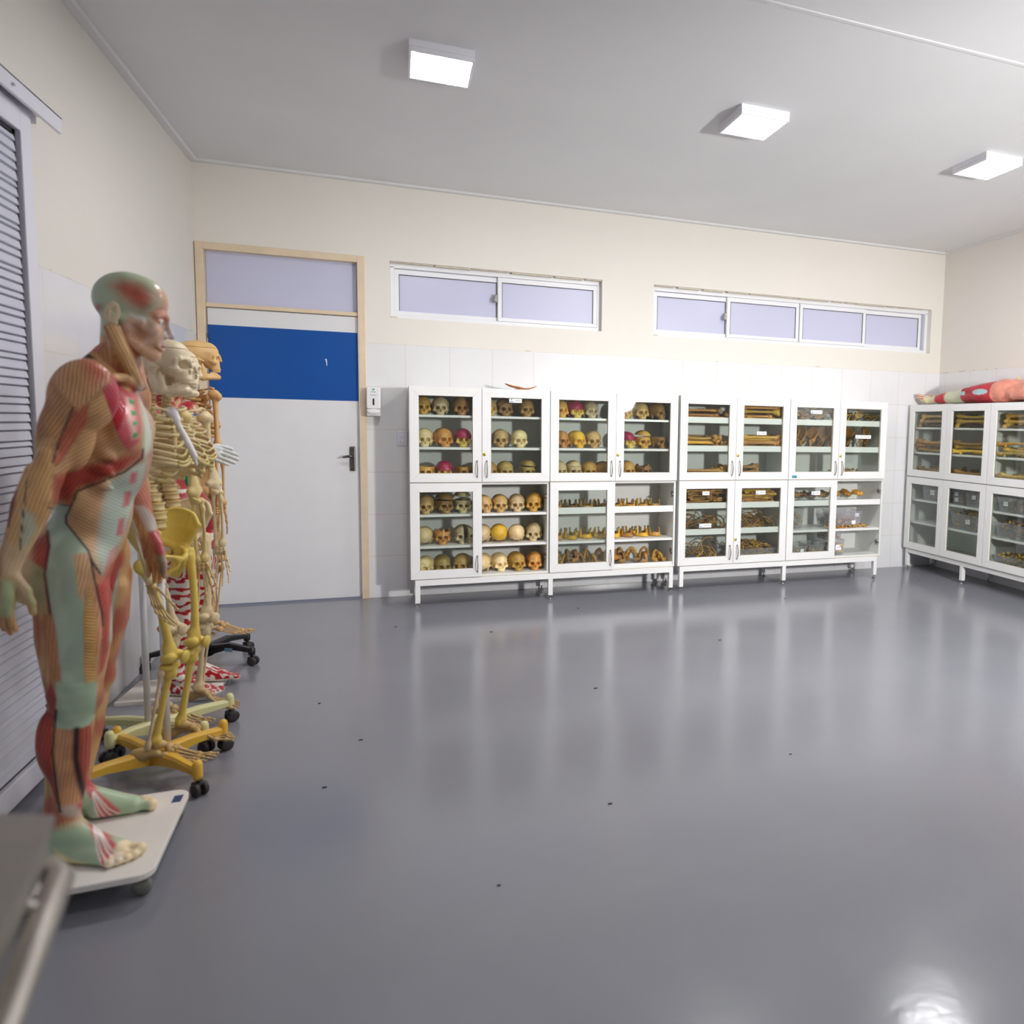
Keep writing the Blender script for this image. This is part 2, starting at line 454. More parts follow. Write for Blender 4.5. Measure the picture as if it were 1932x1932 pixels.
# ---- the high windows
M_putty = mat('old_putty', rgb(212, 202, 182), .8, var=.15, vscale=30)
def window(name, lab, hole, sashes, latch_at):
    x0, x1, z0, z1 = hole
    w = tag(empty(name, ((x0+x1)/2, 0, 0)), lab, 'window', kind='structure')
    b = MB(); y0, y1 = .055, .125
    b.bbox(x0, x1, y0, y1, z1 - .040, z1); b.bbox(x0, x1, y0, y1, z0, z0 + .034); b.bbox(x0, x0 + .03, y0, y1, z0 + .03, z1 - .03); b.bbox(x1 - .03, x1, y0, y1, z0 + .03, z1 - .03)
    at(w, b, 'window_frame', M_alu)
    b = MB(); rnd = random.Random(name); x = x0 + .004
    while x < x1 - .1:
        L = rnd.uniform(.1, .35); L = min(L, x1 - .004 - x); b.bbox(x, x + L, .012, .055, z1 - rnd.uniform(.004, .012), z1 - .0005, .001); x += L + rnd.uniform(0, .05)
    b.bbox(x0 + .001, x0 + .05, .01, .055, z0 + .001, z0 + .012, .002); at(w, b, 'putty', M_putty)
    for a, e, depth in sashes:
        b = MB(); ya, yb = (.060, .080) if depth else (.085, .105)
        for q in ((a, e, z1 - .082, z1 - .042), (a, e, z0 + .036, z0 + .066), (a, a + .034, z0 + .066, z1 - .082), (e - .034, e, z0 + .066, z1 - .082)): b.bbox(q[0], q[1], ya, yb, q[2], q[3], .003)
        s = at(w, b, 'sash', M_alu)
        s['label'] = 'white aluminium sash'
        sub(s, MB().box(a + .030, e - .030, ya + .008, ya + .012, z0 + .060, z1 - .078), 'pane', M_frost)
        gs = MB()
        gs.box(a + .033, e - .033, ya + .001, ya + .008, z1 - .086, z1 - .081); gs.box(a + .0335, a + .037, ya + .001, ya + .008, z0 + .066, z1 - .086); gs.box(e - .037, e - .0335, ya + .001, ya + .008, z0 + .066, z1 - .086)
        sub(s, gs, 'gasket', M_rubber)
    b = MB(); zc = (z0 + z1) / 2; b.bbox(latch_at - .012, latch_at + .012, .038, .060, zc - .035, zc + .03, .004); b.bbox(latch_at - .02, latch_at - .006, .030, .045, zc - .03, zc + .0, .004)
    at(w, b, 'latch', M_steel)
    return w
window('window_1', 'high two-sash frosted window nearest the blue-banded door', WIN1, [(1.317, 2.135, 0), (2.105, 2.935, 1)], 2.088)
window('window_2', 'long high four-sash frosted window above the right-hand bone cabinets', WIN2, [(3.455, 4.185, 0), (4.155, 4.905, 1), (4.915, 5.655, 1), (5.640, 6.340, 0)], 4.135)

# ---- louvred sliding panel on the left wall
p = tag(empty('door_2', (.05, -3.4, 0)), 'white sliding panel of horizontal louvres on the left wall', 'sliding panel', kind='structure')
PY0, PY1, PZ0, PZ1 = -4.3, -2.575, .03, 2.50
b = MB(); fw = .085
b.bbox(.030, .062, PY1 - fw, PY1, PZ0, PZ1, .003); b.bbox(.030, .062, PY0, PY0 + fw, PZ0, PZ1, .003); b.bbox(.030, .0615, PY0 + fw, PY1 - fw, PZ0, PZ0 + fw, .003); b.bbox(.030, .0615, PY0 + fw, PY1 - fw, PZ1 - fw, PZ1, .003)
at(p, b, 'panel_frame', mat('white_panel_aluminium', rgb(226, 226, 236), .35))
b = MB(); z = PZ0 + fw + .012; rnd = random.Random(4); i = 0
while z < PZ1 - fw - .03:
    hgt = [.034, .022, .040, .026, .030][i % 5] + rnd.uniform(-.003, .003); y0, y1 = PY0 + fw + .02, PY1 - fw - .016 - rnd.uniform(0, .004)
    b.add([(.040, y0, z), (.040, y1, z), (.052, y0, z + .004), (.052, y1, z + .004), (.046, y0, z + hgt - .002), (.046, y1, z + hgt - .002), (.040, y0, z + hgt), (.040, y1, z + hgt)],
          [(0, 1, 3, 2), (2, 3, 5, 4), (4, 5, 7, 6), (0, 2, 4, 6), (1, 7, 5, 3), (0, 6, 7, 1)]); z += hgt + .0012; i += 1
at(p, b, 'louvre_panel', mat('pale_louvre_aluminium', rgb(206, 208, 222), .4, var=.05, vscale=14))
b = MB(); b.box(.034, .044, PY1 - fw - .022, PY1 - fw + .001, PZ0 + fw, PZ1 - fw); b.box(.034, .044, PY0 + fw, PY1 - fw, PZ0 + fw - .001, PZ0 + fw + .012); b.box(.034, .044, PY0 + fw, PY1 - fw, PZ1 - fw - .016, PZ1 - fw + .001)
b.box(.032, .036, PY0 + fw, PY1 - fw, PZ0 + fw, PZ1 - fw)
at(p, b, 'gasket', M_rubber)
b = MB(); b.bbox(.0, .030, -4.6, -2.44, 2.512, 2.545, .003); b.bbox(.084, .098, -4.6, -2.402, 2.498, 2.562, .003); b.bbox(.0, .098, -4.6, -2.402, 2.552, 2.562, .002)
b.lathe([(.006, .0), (.006, .012)], (.098 - .003, -2.80, 2.525), 10, 'x')
at(p, b, 'sliding_rail', mat('white_panel_aluminium', rgb(226, 226, 236), .35))

# ---- ceiling panel lamps
M_led = mat('lit_led_diffuser', rgb(255, 255, 255), .5, emit=((1.0, .985, .99, 1), LAMP_POWER))
M_lampbody = mat('white_lamp_metal', rgb(236, 236, 242), .45)
def ceiling_lamp(x, y, lab):
    t = tag(empty('ceiling_lamp', (x, y, H_)), lab, 'ceiling lamp', 'square ceiling panel lamps')
    b = MB(); s = .150; b.box(-s, s, -s, s, -.030, 0); b.bbox(-s, s, -s, -s + .012, -.054, -.030, .002); b.bbox(-s, s, s - .012, s, -.054, -.030, .002); b.bbox(-s, -s + .012, -s + .012, s - .012, -.054, -.030, .002); b.bbox(s - .012, s, -s + .012, s - .012, -.054, -.030, .002)
    b.build('lamp_body', M_lampbody, t)
    MB().box(-s + .012, s - .012, -s + .012, s - .012, -.051, -.031).build('diffuser', M_led, t)['label'] = 'glowing white diffuser'
for (x, y), lab in zip(LAMP_SPOTS, ['square ceiling lamp near the blue-banded door, leftmost of three', 'square ceiling lamp in the middle of the row of three', 'square ceiling lamp near the far right corner']): ceiling_lamp(x, y, lab)
for x, y in LAMP_SPOTS_ADDED: ceiling_lamp(x, y, 'square white ceiling lamp added out of view to light the right side')

# ---- soap dispenser and light switch beside the door
t = tag(empty('gel_dispenser', (1.160, -.002, 1.425)), 'white hand-gel dispenser on the tiles beside the door frame', 'dispenser')
M_wplastic = mat('white_abs_plastic', rgb(236, 236, 236), .25)
b = MB(); b.bbox(-.050, .050, -.096, 0, .055, .217, .010); b.bbox(-.050, .050, -.088, 0, 0, .055, .008); b.build('body', M_wplastic, t)
b = MB(); vs = []
b.lathe([(.046, -.088), (.046, -.098), (.040, -.103), (.001, -.105)], (0, 0, .034), 24, 'y'); b.v = [(x, y, .034 + (z - .034) * .48) for x, y, z in b.v]; b.build('push_plate', M_wplastic, t)
b = MB(); b.bbox(-.006, .006, -.0985, -.0955, .082, .132, .003); b.build('level_window', M_black, t)
b = MB(); b.add([(-.012, -.0968, .206), (.012, -.0968, .206), (0, -.0968, .192)], [(0, 1, 2)]); b.build('green_logo', mat('logo_green', rgb(40, 160, 120), .5), t)
text('VIDA', .015, mat('logo_blue', rgb(20, 130, 190), .5), t, (0, -.0968, .182), (PI/2, 0, 0))
text('álcool gel', .012, mat('print_rust', rgb(150, 110, 100), .5), t, (0, -.0968, .158), (PI/2, 0, 0))
t = tag(empty('light_switch', (1.362, 0, 1.256)), 'white double light switch on the tiles beside the cabinets', 'switch')
M_sw = mat('switch_plastic', rgb(228, 222, 236), .3)
MB().bbox(-.039, .039, -.009, 0, -.058, .058, .004).build('plate', M_sw, t)
for z in (-.022, .022): MB().bbox(-.017, .017, -.014, -.008, z - .014, z + .014, .003).build('rocker', M_sw, t)
# specks on the floor
rnd = random.Random(11); b = MB()
for x, y in [(2.05, -3.55), (1.16, -2.7), (1.9, -1.2), (1.3, -.9), (2.6, -.75), (1.05, -3.1), (.95, -2.2), (4.3, -.9), (3.3, -1.8), (2.3, -2.4), (1.6, -3.9), (5.9, -.6), (2.9, -3.4)]:
    s = rnd.uniform(.004, .009); b.box(x - s, x + s * 1.4, y - s * .5, y + s * .5, .0002, .003)
tag(b.build('floor_debris', mat('dark_crumbs', rgb(52, 40, 38), .9)), 'scattered dark crumbs of dirt on the grey floor', 'debris', kind='stuff')
# ================================================================= CABINETS
M_cab = mat('white_melamine', rgb(236, 236, 234), .34, var=.02)
M_cabin = mat('pale_melamine_inside', rgb(226, 228, 224), .45, var=.03)
M_edge = mat('brown_edge_line', rgb(176, 158, 128), .6)
M_brass = mat('brass', rgb(214, 176, 60), .25, 1.0)
M_handle = mat('satin_nickel', rgb(168, 160, 148), .28, 1.0)
def glass_mat():
    t = NT('clear_cabinet_glass'); tr = t.n('ShaderNodeBsdfTransparent'); tr.inputs[0].default_value = (.93, .955, .935, 1)
    gl = t.n('ShaderNodeBsdfGlossy'); gl.inputs['Roughness'].default_value = .02
    lw = t.n('ShaderNodeLayerWeight'); lw.inputs[0].default_value = .5
    fr = t.math('ADD', t.math('MULTIPLY', t.math('POWER', lw.outputs['Facing'], 5.0), .92), .045, True)
    mx = t.n('ShaderNodeMixShader'); t.l(fr, mx.inputs[0]); t.l(tr.outputs[0], mx.inputs[1]); t.l(gl.outputs[0], mx.inputs[2]); t.l(mx.outputs[0], t.out.inputs[0])
    return t.m
M_glass = glass_mat()
M_paper = mat('white_label_paper', rgb(244, 245, 246), .6)
M_ink = mat('grey_ink', rgb(96, 104, 112), .7); M_lblue = mat('label_blue', rgb(70, 140, 210), .6); M_lgreen = mat('label_green', rgb(60, 130, 110), .6)

def sticker(words, w, h, parent, loc, rz=0, logo=True, name='label_sticker'):
    """paper label: sheet, small logo and printed words in one mesh, facing local -y"""
    b = MB(); b.box(-w/2, w/2, -.0006, 0, -h/2, h/2, 0)
    tx = 0
    if logo:
        x = -w/2 + .014; b.box(x - .010, x + .016, -.0009, -.0006, -h*.36, -h*.16, 2); b.add([(x - .003, -.0009, h*.34), (x + .009, -.0009, h*.34), (x + .003, -.0009, h*.02)], [(0, 1, 2)], 3); tx = .018
    o = b.build(name, [M_paper, M_ink, M_lblue, M_lgreen], parent, loc, (0, 0, rz))
    avail = w - .012 - (tx * 2 if logo else 0); size = min(h * .62, avail / max(1, len(words)) * 1.55)
    tt = text(words, size, M_ink, None, (0, 0, 0), (0, 0, 0))
    bm = bmesh.new(); bm.from_mesh(o.data); n0 = len(bm.faces)
    t2 = bmesh.new(); t2.from_mesh(tt.data)
    vm = [bm.verts.new((v.co.x + tx, -.0009 - v.co.z, v.co.y)) for v in t2.verts]; t2.verts.index_update()
    for f in t2.faces:
        try: nf = bm.faces.new([vm[v.index] for v in f.verts]); nf.material_index = 1
        except ValueError: pass
    bm.to_mesh(o.data); bm.free(); t2.free(); me = tt.data; bpy.data.objects.remove(tt); bpy.data.meshes.remove(me)
    o['label'] = 'white paper label'
    return o

def bow_handle(parent, x, zc, y=0):
    b = MB(); n = 9; pts = []; rad = []
    for i in range(n):
        t = i / (n - 1) * 2 - 1; pts.append((x, y - .006 - .022 * (1 - t * t), zc + t * .064)); rad.append(.0065 - .0025 * abs(t))
    b.tube(pts, rad, 8, flat=.7, up=(1, 0, 0)); b.lathe([(.005, 0), (.005, -.010)], (x, y, zc - .060), 8, 'y'); b.lathe([(.005, 0), (.005, -.010)], (x, y, zc + .060), 8, 'y')
    return b.build('handle', M_handle, parent)

def cabinet(lab, loc, rz, w, dep, z0, z1, shelves, doors=(1, 1), lock=True, handles=(1, 1), lips=None, bottom_lip=False, hinge_right=False, glass_only=False):
    """one cabinet box: back at local y=0, front towards -y; shelves = list of (z, lip height or 0)"""
    t = tag(empty('display_cabinet', (loc[0], loc[1], 0), rz), lab, 'cabinet', 'white glass-fronted bone cabinets')
    th = .016; b = MB()
    b.box(0, th, -dep, 0, z0, z1); b.box(w - th, w, -dep, 0, z0, z1); b.box(th, w - th, -dep, 0, z0, z0 + th + .002); b.box(th, w - th, -dep, 0, z1 - th, z1); b.box(th, w - th, -.006, 0, z0 + th, z1 - th)
    b.build('carcass', M_cabin, t)
    b = MB(); b.box(.001, w - .001, -dep - .0006, -dep, z0 + .0005, z0 + .004); b.box(.0005, .003, -dep - .0006, -dep, z0, z1); b.build('edge_strip', M_edge, t)
    for z, lip in shelves:
        b = MB(); b.bbox(th, w - th, -dep + .012, -.006, z - .018, z, .001)
        if lip: b.bbox(th + .003, w - th - .003, -dep + .002, -dep + .0118, z - .018, z - .018 + lip, .001)
        b.build('shelf', M_cab, t)
    if bottom_lip: MB().bbox(th + .002, w - th - .002, -dep + .002, -dep + .012, z0 + .018, z0 + .045, .001).build('shelf_lip', M_cab, t)
    fw = .066; pane = []
    for i in (0, 1):
        x0, x1 = (0.001, w/2 - .0015) if i == 0 else (w/2 + .0015, w - .001); a, c = z0 + .006, z1 - .001
        if not doors[i]:
            for z in (z0 + .13, z1 - .11):
                b = MB(); b.bbox(w - th - .010, w - th, -dep + .02, -dep + .055, z - .008, z + .008, .002); b.bbox(w - th - .008, w - th, -dep + .03, -dep + .045, z - .026, z + .026, .002); b.bbox(w - th - .020, w - th - .006, -dep - .012, -dep + .03, z - .006, z + .006, .002); b.build('hinge', M_steel, t)
            continue
        b = MB(); y0, y1 = -dep - .021, -dep - .0015; g = .0004
        for q in ([(x0, a), (x1, a), (x1 - fw, a + fw), (x0 + fw, a + fw)], [(x0, c), (x0 + fw, c - fw), (x1 - fw, c - fw), (x1, c)], [(x0, a), (x0 + fw, a + fw), (x0 + fw, c - fw), (x0, c)], [(x1, a), (x1, c), (x1 - fw, c - fw), (x1 - fw, a + fw)]):
            cx = sum(p[0] for p in q) / 4; cz = sum(p[1] for p in q) / 4
            q = [(px + (g if px < cx else -g), pz + (g if pz < cz else -g)) for px, pz in q]
            vs = [(px, y0, pz) for px, pz in q] + [(px, y1, pz) for px, pz in q]
            b.add(vs, [(0, 1, 2, 3), (7, 6, 5, 4), (0, 4, 5, 1), (1, 5, 6, 2), (2, 6, 7, 3), (3, 7, 4, 0)])
        for q in ((x0 + fw - .001, x0 + fw + .002, a + fw, c - fw), (x1 - fw - .002, x1 - fw + .001, a + fw, c - fw), (x0 + fw, x1 - fw, c - fw - .002, c - fw + .001), (x0 + fw, x1 - fw, a + fw - .001, a + fw + .001)): b.box(q[0], q[1], y1 - .006, y1 - .001, q[2], q[3], 1)
        dr = b.build('door', [M_cab, M_edge], t)
        MB().box(x0 + fw - .004, x1 - fw + .004, y1 - .009, y1 - .005, a + fw - .004, c - fw + .004).build('pane', M_glass, dr)
        upper = z0 > .5
        if handles[i]: bow_handle(dr, x1 - .034 if i == 0 else x0 + .034, z0 + .105 + (.0 if upper else 0), y0)
        if i == 1 and lock: MB().lathe([(.0115, y0), (.0115, y0 - .005), (.008, y0 - .007), (.003, y0 - .0075)], (x0 + .016, 0, z0 + .215), 14, 'y').build('lock', M_brass, dr)
        pane.append((dr, y1 - .0095))
    t['_p'] = 0; del t['_p']
    return t, pane

def cabinet_stand(lab, loc, rz, w, dep, legs):
    t = tag(empty('cabinet_stand', (loc[0], loc[1], 0), rz), lab, 'cabinet stand', 'white steel stands under the cabinets')
    b = MB(); b.bbox(0, w, -dep, -dep + .036, .165, .2095, .002); b.bbox(0, w, -.04, -.004, .165, .2095, .002)
    for x in (0, w - .036): b.bbox(x, x + .036, -dep + .036, -.04, .1655, .209, .002)
    b.build('rail', M_cab, t)
    for x in legs:
        for y in (-dep, -.04):
            l = MB().bbox(x, x + .036, y, y + .036, .034, .165, .002).build('leg', M_cab, t)
            MB().lathe([(.014, 0), (.016, .004), (.014, .009), (.005, .012), (.005, .035)], (x + .018, y + .018, 0), 12).build('levelling_foot', M_chrome, l)
    return t

CB = -.018; CD = .384          # back of the boxes, depth of the boxes
U0, U1, L0, L1 = .9375, 1.650, .210, .937
PL = [(1.443, 0), (1.203, 0)]; TR = [(1.443, .050), (1.203, .050)]
XA, XB, XC, XD = (1.408, 2.4435), (2.4465, 3.512), (3.534, 4.568), (4.571, 5.595)
cabs = {}
def mk(key, lab, xr, z0, z1, sh, **kw): cabs[key] = cabinet(lab, (xr[0], CB), 0, xr[1] - xr[0], CD, z0, z1, sh, **kw)
mk('UA', 'upper glass cabinet of skulls nearest the door', XA, U0, U1, PL)
mk('UB', 'upper glass cabinet of skulls, second from the door', XB, U0, U1, PL)
mk('UC', 'upper glass cabinet of long limb bones, third from the door', XC, U0, U1, TR)
mk('UD', 'upper glass cabinet of shoulder blades and hip bones, fourth from the door', XD, U0, U1, TR)
mk('LA', 'lower cabinet of skulls nearest the door, its right door missing', XA, L0, L1, [(.697, 0), (.458, 0)], doors=(1, 0))
mk('LB', 'lower cabinet of jawbones, second from the door, its right door missing', XB, L0, L1, [(.697, .052), (.455, 0)], doors=(1, 0), bottom_lip=True)
mk('LC', 'lower glass cabinet of ribs and forearm bones with both doors', XC, L0, L1, [(.715, .05), (.490, .05)])
mk('LD', 'lower cabinet of small bones in tubs, its right door missing', XD, L0, L1, [(.718, .05), (.478, .02)], doors=(1, 0), handles=(0, 0))
RX = ROOM_W - .012; RD = RX - 6.171
RE, RF = (-.047, -1.097), (-1.100, -2.150)
def mkr(key, lab, yr, z0, z1, sh, **kw): cabs[key] = cabinet(lab, (RX, yr[0]), -PI/2, yr[0] - yr[1], RD, z0, z1, sh, **kw)
RS = [(1.430, 0), (1.185, 0)]; RL = [(.715, 0), (.490, 0)]
mkr('UE', 'upper glass cabinet of long bones on the right wall, in the corner', RE, U0, U1, RS, handles=(0, 0), lock=False)
mkr('UF', 'upper glass cabinet of long bones cut by the right picture edge', RF, U0, U1, RS, handles=(0, 0), lock=False)
mkr('LE', 'lower glass cabinet on the right wall, in the corner, with an empty lower shelf', RE, L0, L1, RL, handles=(0, 0), lock=False)
mkr('LF', 'lower glass cabinet of labelled tubs cut by the right picture edge', RF, L0, L1, RL, handles=(0, 0), lock=False)
cabinet_stand('white steel stand under the two cabinets nearest the door', (1.438, -.02), 0, 2.06, .40, (0, 1.0, 2.024))
cabinet_stand('white steel stand under the third and fourth cabinets from the door', (3.556, -.02), 0, 2.0, .40, (0, .99, 1.964))
cabinet_stand('white steel stand under the cabinets on the right wall', (RX - .002, -.060), -PI/2, 2.06, .35, (0, .76, 2.024))

# paper labels on the glass: (cabinet, door, words, world x centre, z centre, w, h)
def put_sticker(key, i, words, x, z, w, h, logo=True, col=None):
    t, panes = cabs[key]; dr, y = panes[i]
    if col is None: sticker(words, w, h, dr, (x - t.location.x, y - .0002, z), 0, logo)
put_sticker('UA', 1, 'CRÂNIO', 2.178, 1.564, .096, .032)
put_sticker('UC', 1, 'FÊMUR', 4.298, 1.347, .094, .030)
put_sticker('UD', 0, 'ESCÁPULA', 4.840, 1.544, .116, .031)
put_sticker('UD', 1, 'OSSO DO QUADRIL', 5.345, 1.329, .168, .032)
put_sticker('LC', 0, 'Ulna', 3.784, .830, .064, .032, False)
put_sticker('LC', 0, 'COSTELA', 3.785, .553, .112, .034)
put_sticker('LC', 1, 'RÁDIO', 4.306, .829, .094, .034)
put_sticker('LD', 0, 'SACRO', 4.865, .817, .090, .034)
t, panes = cabs['UD']; bb = MB().box(4.607 - 4.571, 4.657 - 4.571, -CD - .0217, -CD - .021, .955, .979); s_ = bb.build('inventory_sticker', mat('teal_sticker', rgb(70, 150, 170), .5, var=.3, vscale=120), panes[0][0]); s_['label'] = 'small teal inventory sticker'

# two brown leaves of card on top
t = tag(empty('curled_card', (2.205, -.26, 1.6505), .12), 'curled orange-brown card sheet on the cabinet nearest the door, rear one', 'card', 'curled orange cards')
def curl(w, d, prof, name, parent):
    n, vs, fs = 10, [], []
    for i in range(n + 1):
        u = i / n * 2 - 1; q = 1 - .55*abs(u)**3
        for j, v in enumerate((-1, 0, 1)): vs.append((u * w, v * d * q, prof(u) + .003 * (v > 0)))
    for i in range(n):
        for j in (0, 1): fs.append((i*3+j, i*3+j+3, i*3+j+4, i*3+j+1))
    m = len(vs); vs += [(x, y, z + .003 + .008*(1 - (x/w)**2)) for x, y, z in vs]; fs += [tuple(m + k for k in f[::-1]) for f in fs]
    for i in range(n): fs += [(i*3, m+i*3, m+i*3+3, i*3+3), (i*3+2, i*3+5, m+i*3+5, m+i*3+2)]
    fs += [(0, 1, m+1, m), (1, 2, m+2, m+1), (n*3, m+n*3, m+n*3+1, n*3+1), (n*3+1, m+n*3+1, m+n*3+2, n*3+2)]
    MB().add(vs, fs, smooth=True).build(name, mat('orange_brown_card', rgb(186, 112, 62), .6, var=.35, vscale=40), parent)
curl(.085, .05, lambda u: .016 - .008*u + .020*max(0, -u)**2 - .006*max(0, u)**2 - .0155*0, 'sheet', t)
t = tag(empty('curled_card', (2.262, -.355, 1.6505), -.1), 'curled orange-brown card sheet on the cabinet nearest the door, front one', 'card', 'curled orange cards')
curl(.085, .05, lambda u: .0005 + .004*(u > -.2)*(u + .2) + .022*max(0, u)**2, 'sheet', t)
# ================================================================= BONES
def bone_mat(name='aged_bone', stain=.55, gloss=.42):
    """takes its ground colour from the object's own colour, with brown stains"""
    if name in MATS: return MATS[name]
    t = NT(name); oi = t.n('ShaderNodeObjectInfo'); co = t.coord()
    vm = t.n('ShaderNodeVectorMath', operation='ADD'); t.l(co, vm.inputs[0]); cx = t.n('ShaderNodeCombineXYZ')
    r = t.math('MULTIPLY', oi.outputs['Random'], 37.0); [t.l(r, cx.inputs[i]) for i in range(3)]; t.l(cx.outputs[0], vm.inputs[1])
    v = vm.outputs[0]
    n1 = t.noise(22, 5, v, .65); n2 = t.noise(7, 3, v)
    dark = t.mix(1.0, oi.outputs['Color'], (.52, .36, .20, 1), 'MULTIPLY')
    f = t.math('MULTIPLY', t.math('MULTIPLY', t.math('SUBTRACT', t.math('ADD', n1, n2), .82), 2.2, True), stain)
    col = t.mix(f, oi.outputs['Color'], dark)
    nd = t.bsdf(Base_Color=col, Roughness=gloss); t.l(t.bump(t.noise(120, 3, v), .12, .002), nd.inputs['Normal'])
    MATS[name] = t.m; return t.m
M_bone = bone_mat(); M_cast = bone_mat('cast_bone', .22, .45)

def base_skull(h, teeth=False, lo=(-.085, -.115, -.03), hi=(.085, .115, .165)):
    S = SDF(lo, hi, h)
    S.ell((0, .018, .086), (.0690, .0860, .0640), k=.01); S.ell((0, -.034, .088), (.056, .050, .054), k=.02); S.ell((0, .050, .066), (.060, .056, .052), k=.02)
    S.cap((-.036, -.074, .074), (0, -.082, .072), .0085, .0085, .012).cap((0, -.082, .072), (.036, -.074, .074), .0085, .0085, .012)
    S.ell((0, -.062, .028), (.034, .027, .036), k=.014); S.ell((0, -.040, .040), (.044, .035, .030), k=.012)
    for s in (-1, 1):
        S.ell((s*.046, -.058, .040), (.016, .018, .014), k=.010)
        S.cap((s*.052, -.052, .040), (s*.067, -.018, .044), .0062, .0048, .006).cap((s*.067, -.018, .044), (s*.066, .006, .047), .0048, .006, .006)
        S.cap((s*.047, -.062, .048), (s*.046, -.064, .072), .0070, .0062, .008)
        S.cap((s*.052, .014, .045), (s*.047, .006, .014), .014, .007, .012)
        S.ell((s*.071, -.036, .062), (.013, .024, .026), k=.012, op='s')
        S.ell((s*.0265, -.086, .0565), (.0185, .030, .0165), rot=(0, s*.18, 0), k=.006, op='s')
        S.ell((s*.024, -.064, .055), (.012, .022, .011), k=.004, op='s')
        S.ell((s*.058, -.030, .030), (.014, .024, .012), k=.006, op='s')
    S.cap((0, -.088, .064), (0, -.094, .049), .0072, .0055, .006)
    S.cap((0, -.094, .042), (0, -.092, .030), .0045, .0085, .002, 's'); S.cap((.003, -.082, .036), (-.003, -.082, .030), .007, .009, .003, 's')
    n = 10
    arc = [(.0245*math.sin(a), -.058 - .0275*math.cos(a), .005) for a in np.linspace(-1.75, 1.75, n)]
    S.chain(arc, [.0062]*n, .012)
    S.ell((0, -.045, -.002), (.018, .030, .012), k=.006, op='s')
    S.ell((0, .040, -.008), (.05, .06, .022), k=.014, op='s')
    if teeth:
        for a in np.linspace(-1.6, 1.6, 14): S.ell((.0255*math.sin(a), -.058 - .0285*math.cos(a), -.004), (.0036, .0036, .0075), k=.0015)
    return S

def mk_skulls():
    out = {}
    S = base_skull(.0024); out['whole'] = S.mesh('skull', M_bone, 1)
    S = base_skull(.0024); S.box((0, 0, .152), (.2, .2, .05), 0, k=.001, op='s'); S.ell((0, .018, .086), (.063, .080, .058), k=.002, op='s'); out['cut'] = S.mesh('cut_skull', M_bone, 0)
    S = base_skull(.0024); S.box((0, 0, .022), (.2, .2, .08), 0, k=.001, op='s'); S.ell((0, .018, .086), (.063, .080, .058), k=.002, op='s'); out['cap'] = S.mesh('calvarium', M_bone, 0)
    S = base_skull(.0024); S.box((.05, 0, .08), (.0485, .2, .2), 0, k=.001, op='s'); S.ell((0, .018, .086), (.063, .080, .058), k=.002, op='s'); out['half'] = S.mesh('half_skull', M_bone, 0)
    S = base_skull(.0024)
    rnd = random.Random(3)
    for _ in range(7):
        a = rnd.uniform(0, 2*PI); S.box((.065*math.cos(a), .018 + .08*math.sin(a), .155), (.03, .03, .045 + rnd.uniform(0, .012)), 0, (rnd.uniform(-.3, .3), rnd.uniform(-.3, .3), a), .002, 's')
    S.box((0, .02, .16), (.045, .06, .045), .003, k=.002, op='s'); S.ell((0, .018, .086), (.062, .079, .057), k=.002, op='s'); out['broken'] = S.mesh('broken_skull', M_bone, 0)
    return out
SKULL = mk_skulls()

def mandible(h=.0022, teeth=True, m=None):
    S = SDF((-.066, -.075, -.006), (.066, .05, .085), h)
    pts = [(-.048, .016, .014), (-.042, -.010, .013), (-.030, -.038, .013), (-.014, -.054, .014), (0, -.058, .014), (.014, -.054, .014), (.030, -.038, .013), (.042, -.010, .013), (.048, .016, .014)]
    S.chain(pts, [.011, .010, .0105, .011, .0125, .011, .0105, .010, .011], .008)
    S.chain([(x*.93, y*.95, .026) for x, y, z in pts[1:-1]], [.0062]*7, .006)
    for s in (-1, 1):
        S.cap((s*.048, .018, .014), (s*.050, .034, .058), .010, .0065, .010); S.ell((s*.050, .034, .066), (.010, .006, .008), k=.006)
        S.cap((s*.047, .012, .024), (s*.047, .010, .066), .009, .0035, .010); S.ell((s*.049, .023, .038), (.006, .021, .028), k=.006)
    if teeth:
        for a in np.linspace(-1.25, 1.25, 14): S.ell((.038*math.sin(a), -.010 - .043*math.cos(a), .0345), (.0036, .0036, .0065), k=.0015)
    return S.mesh('mandible', m or M_bone, 1)

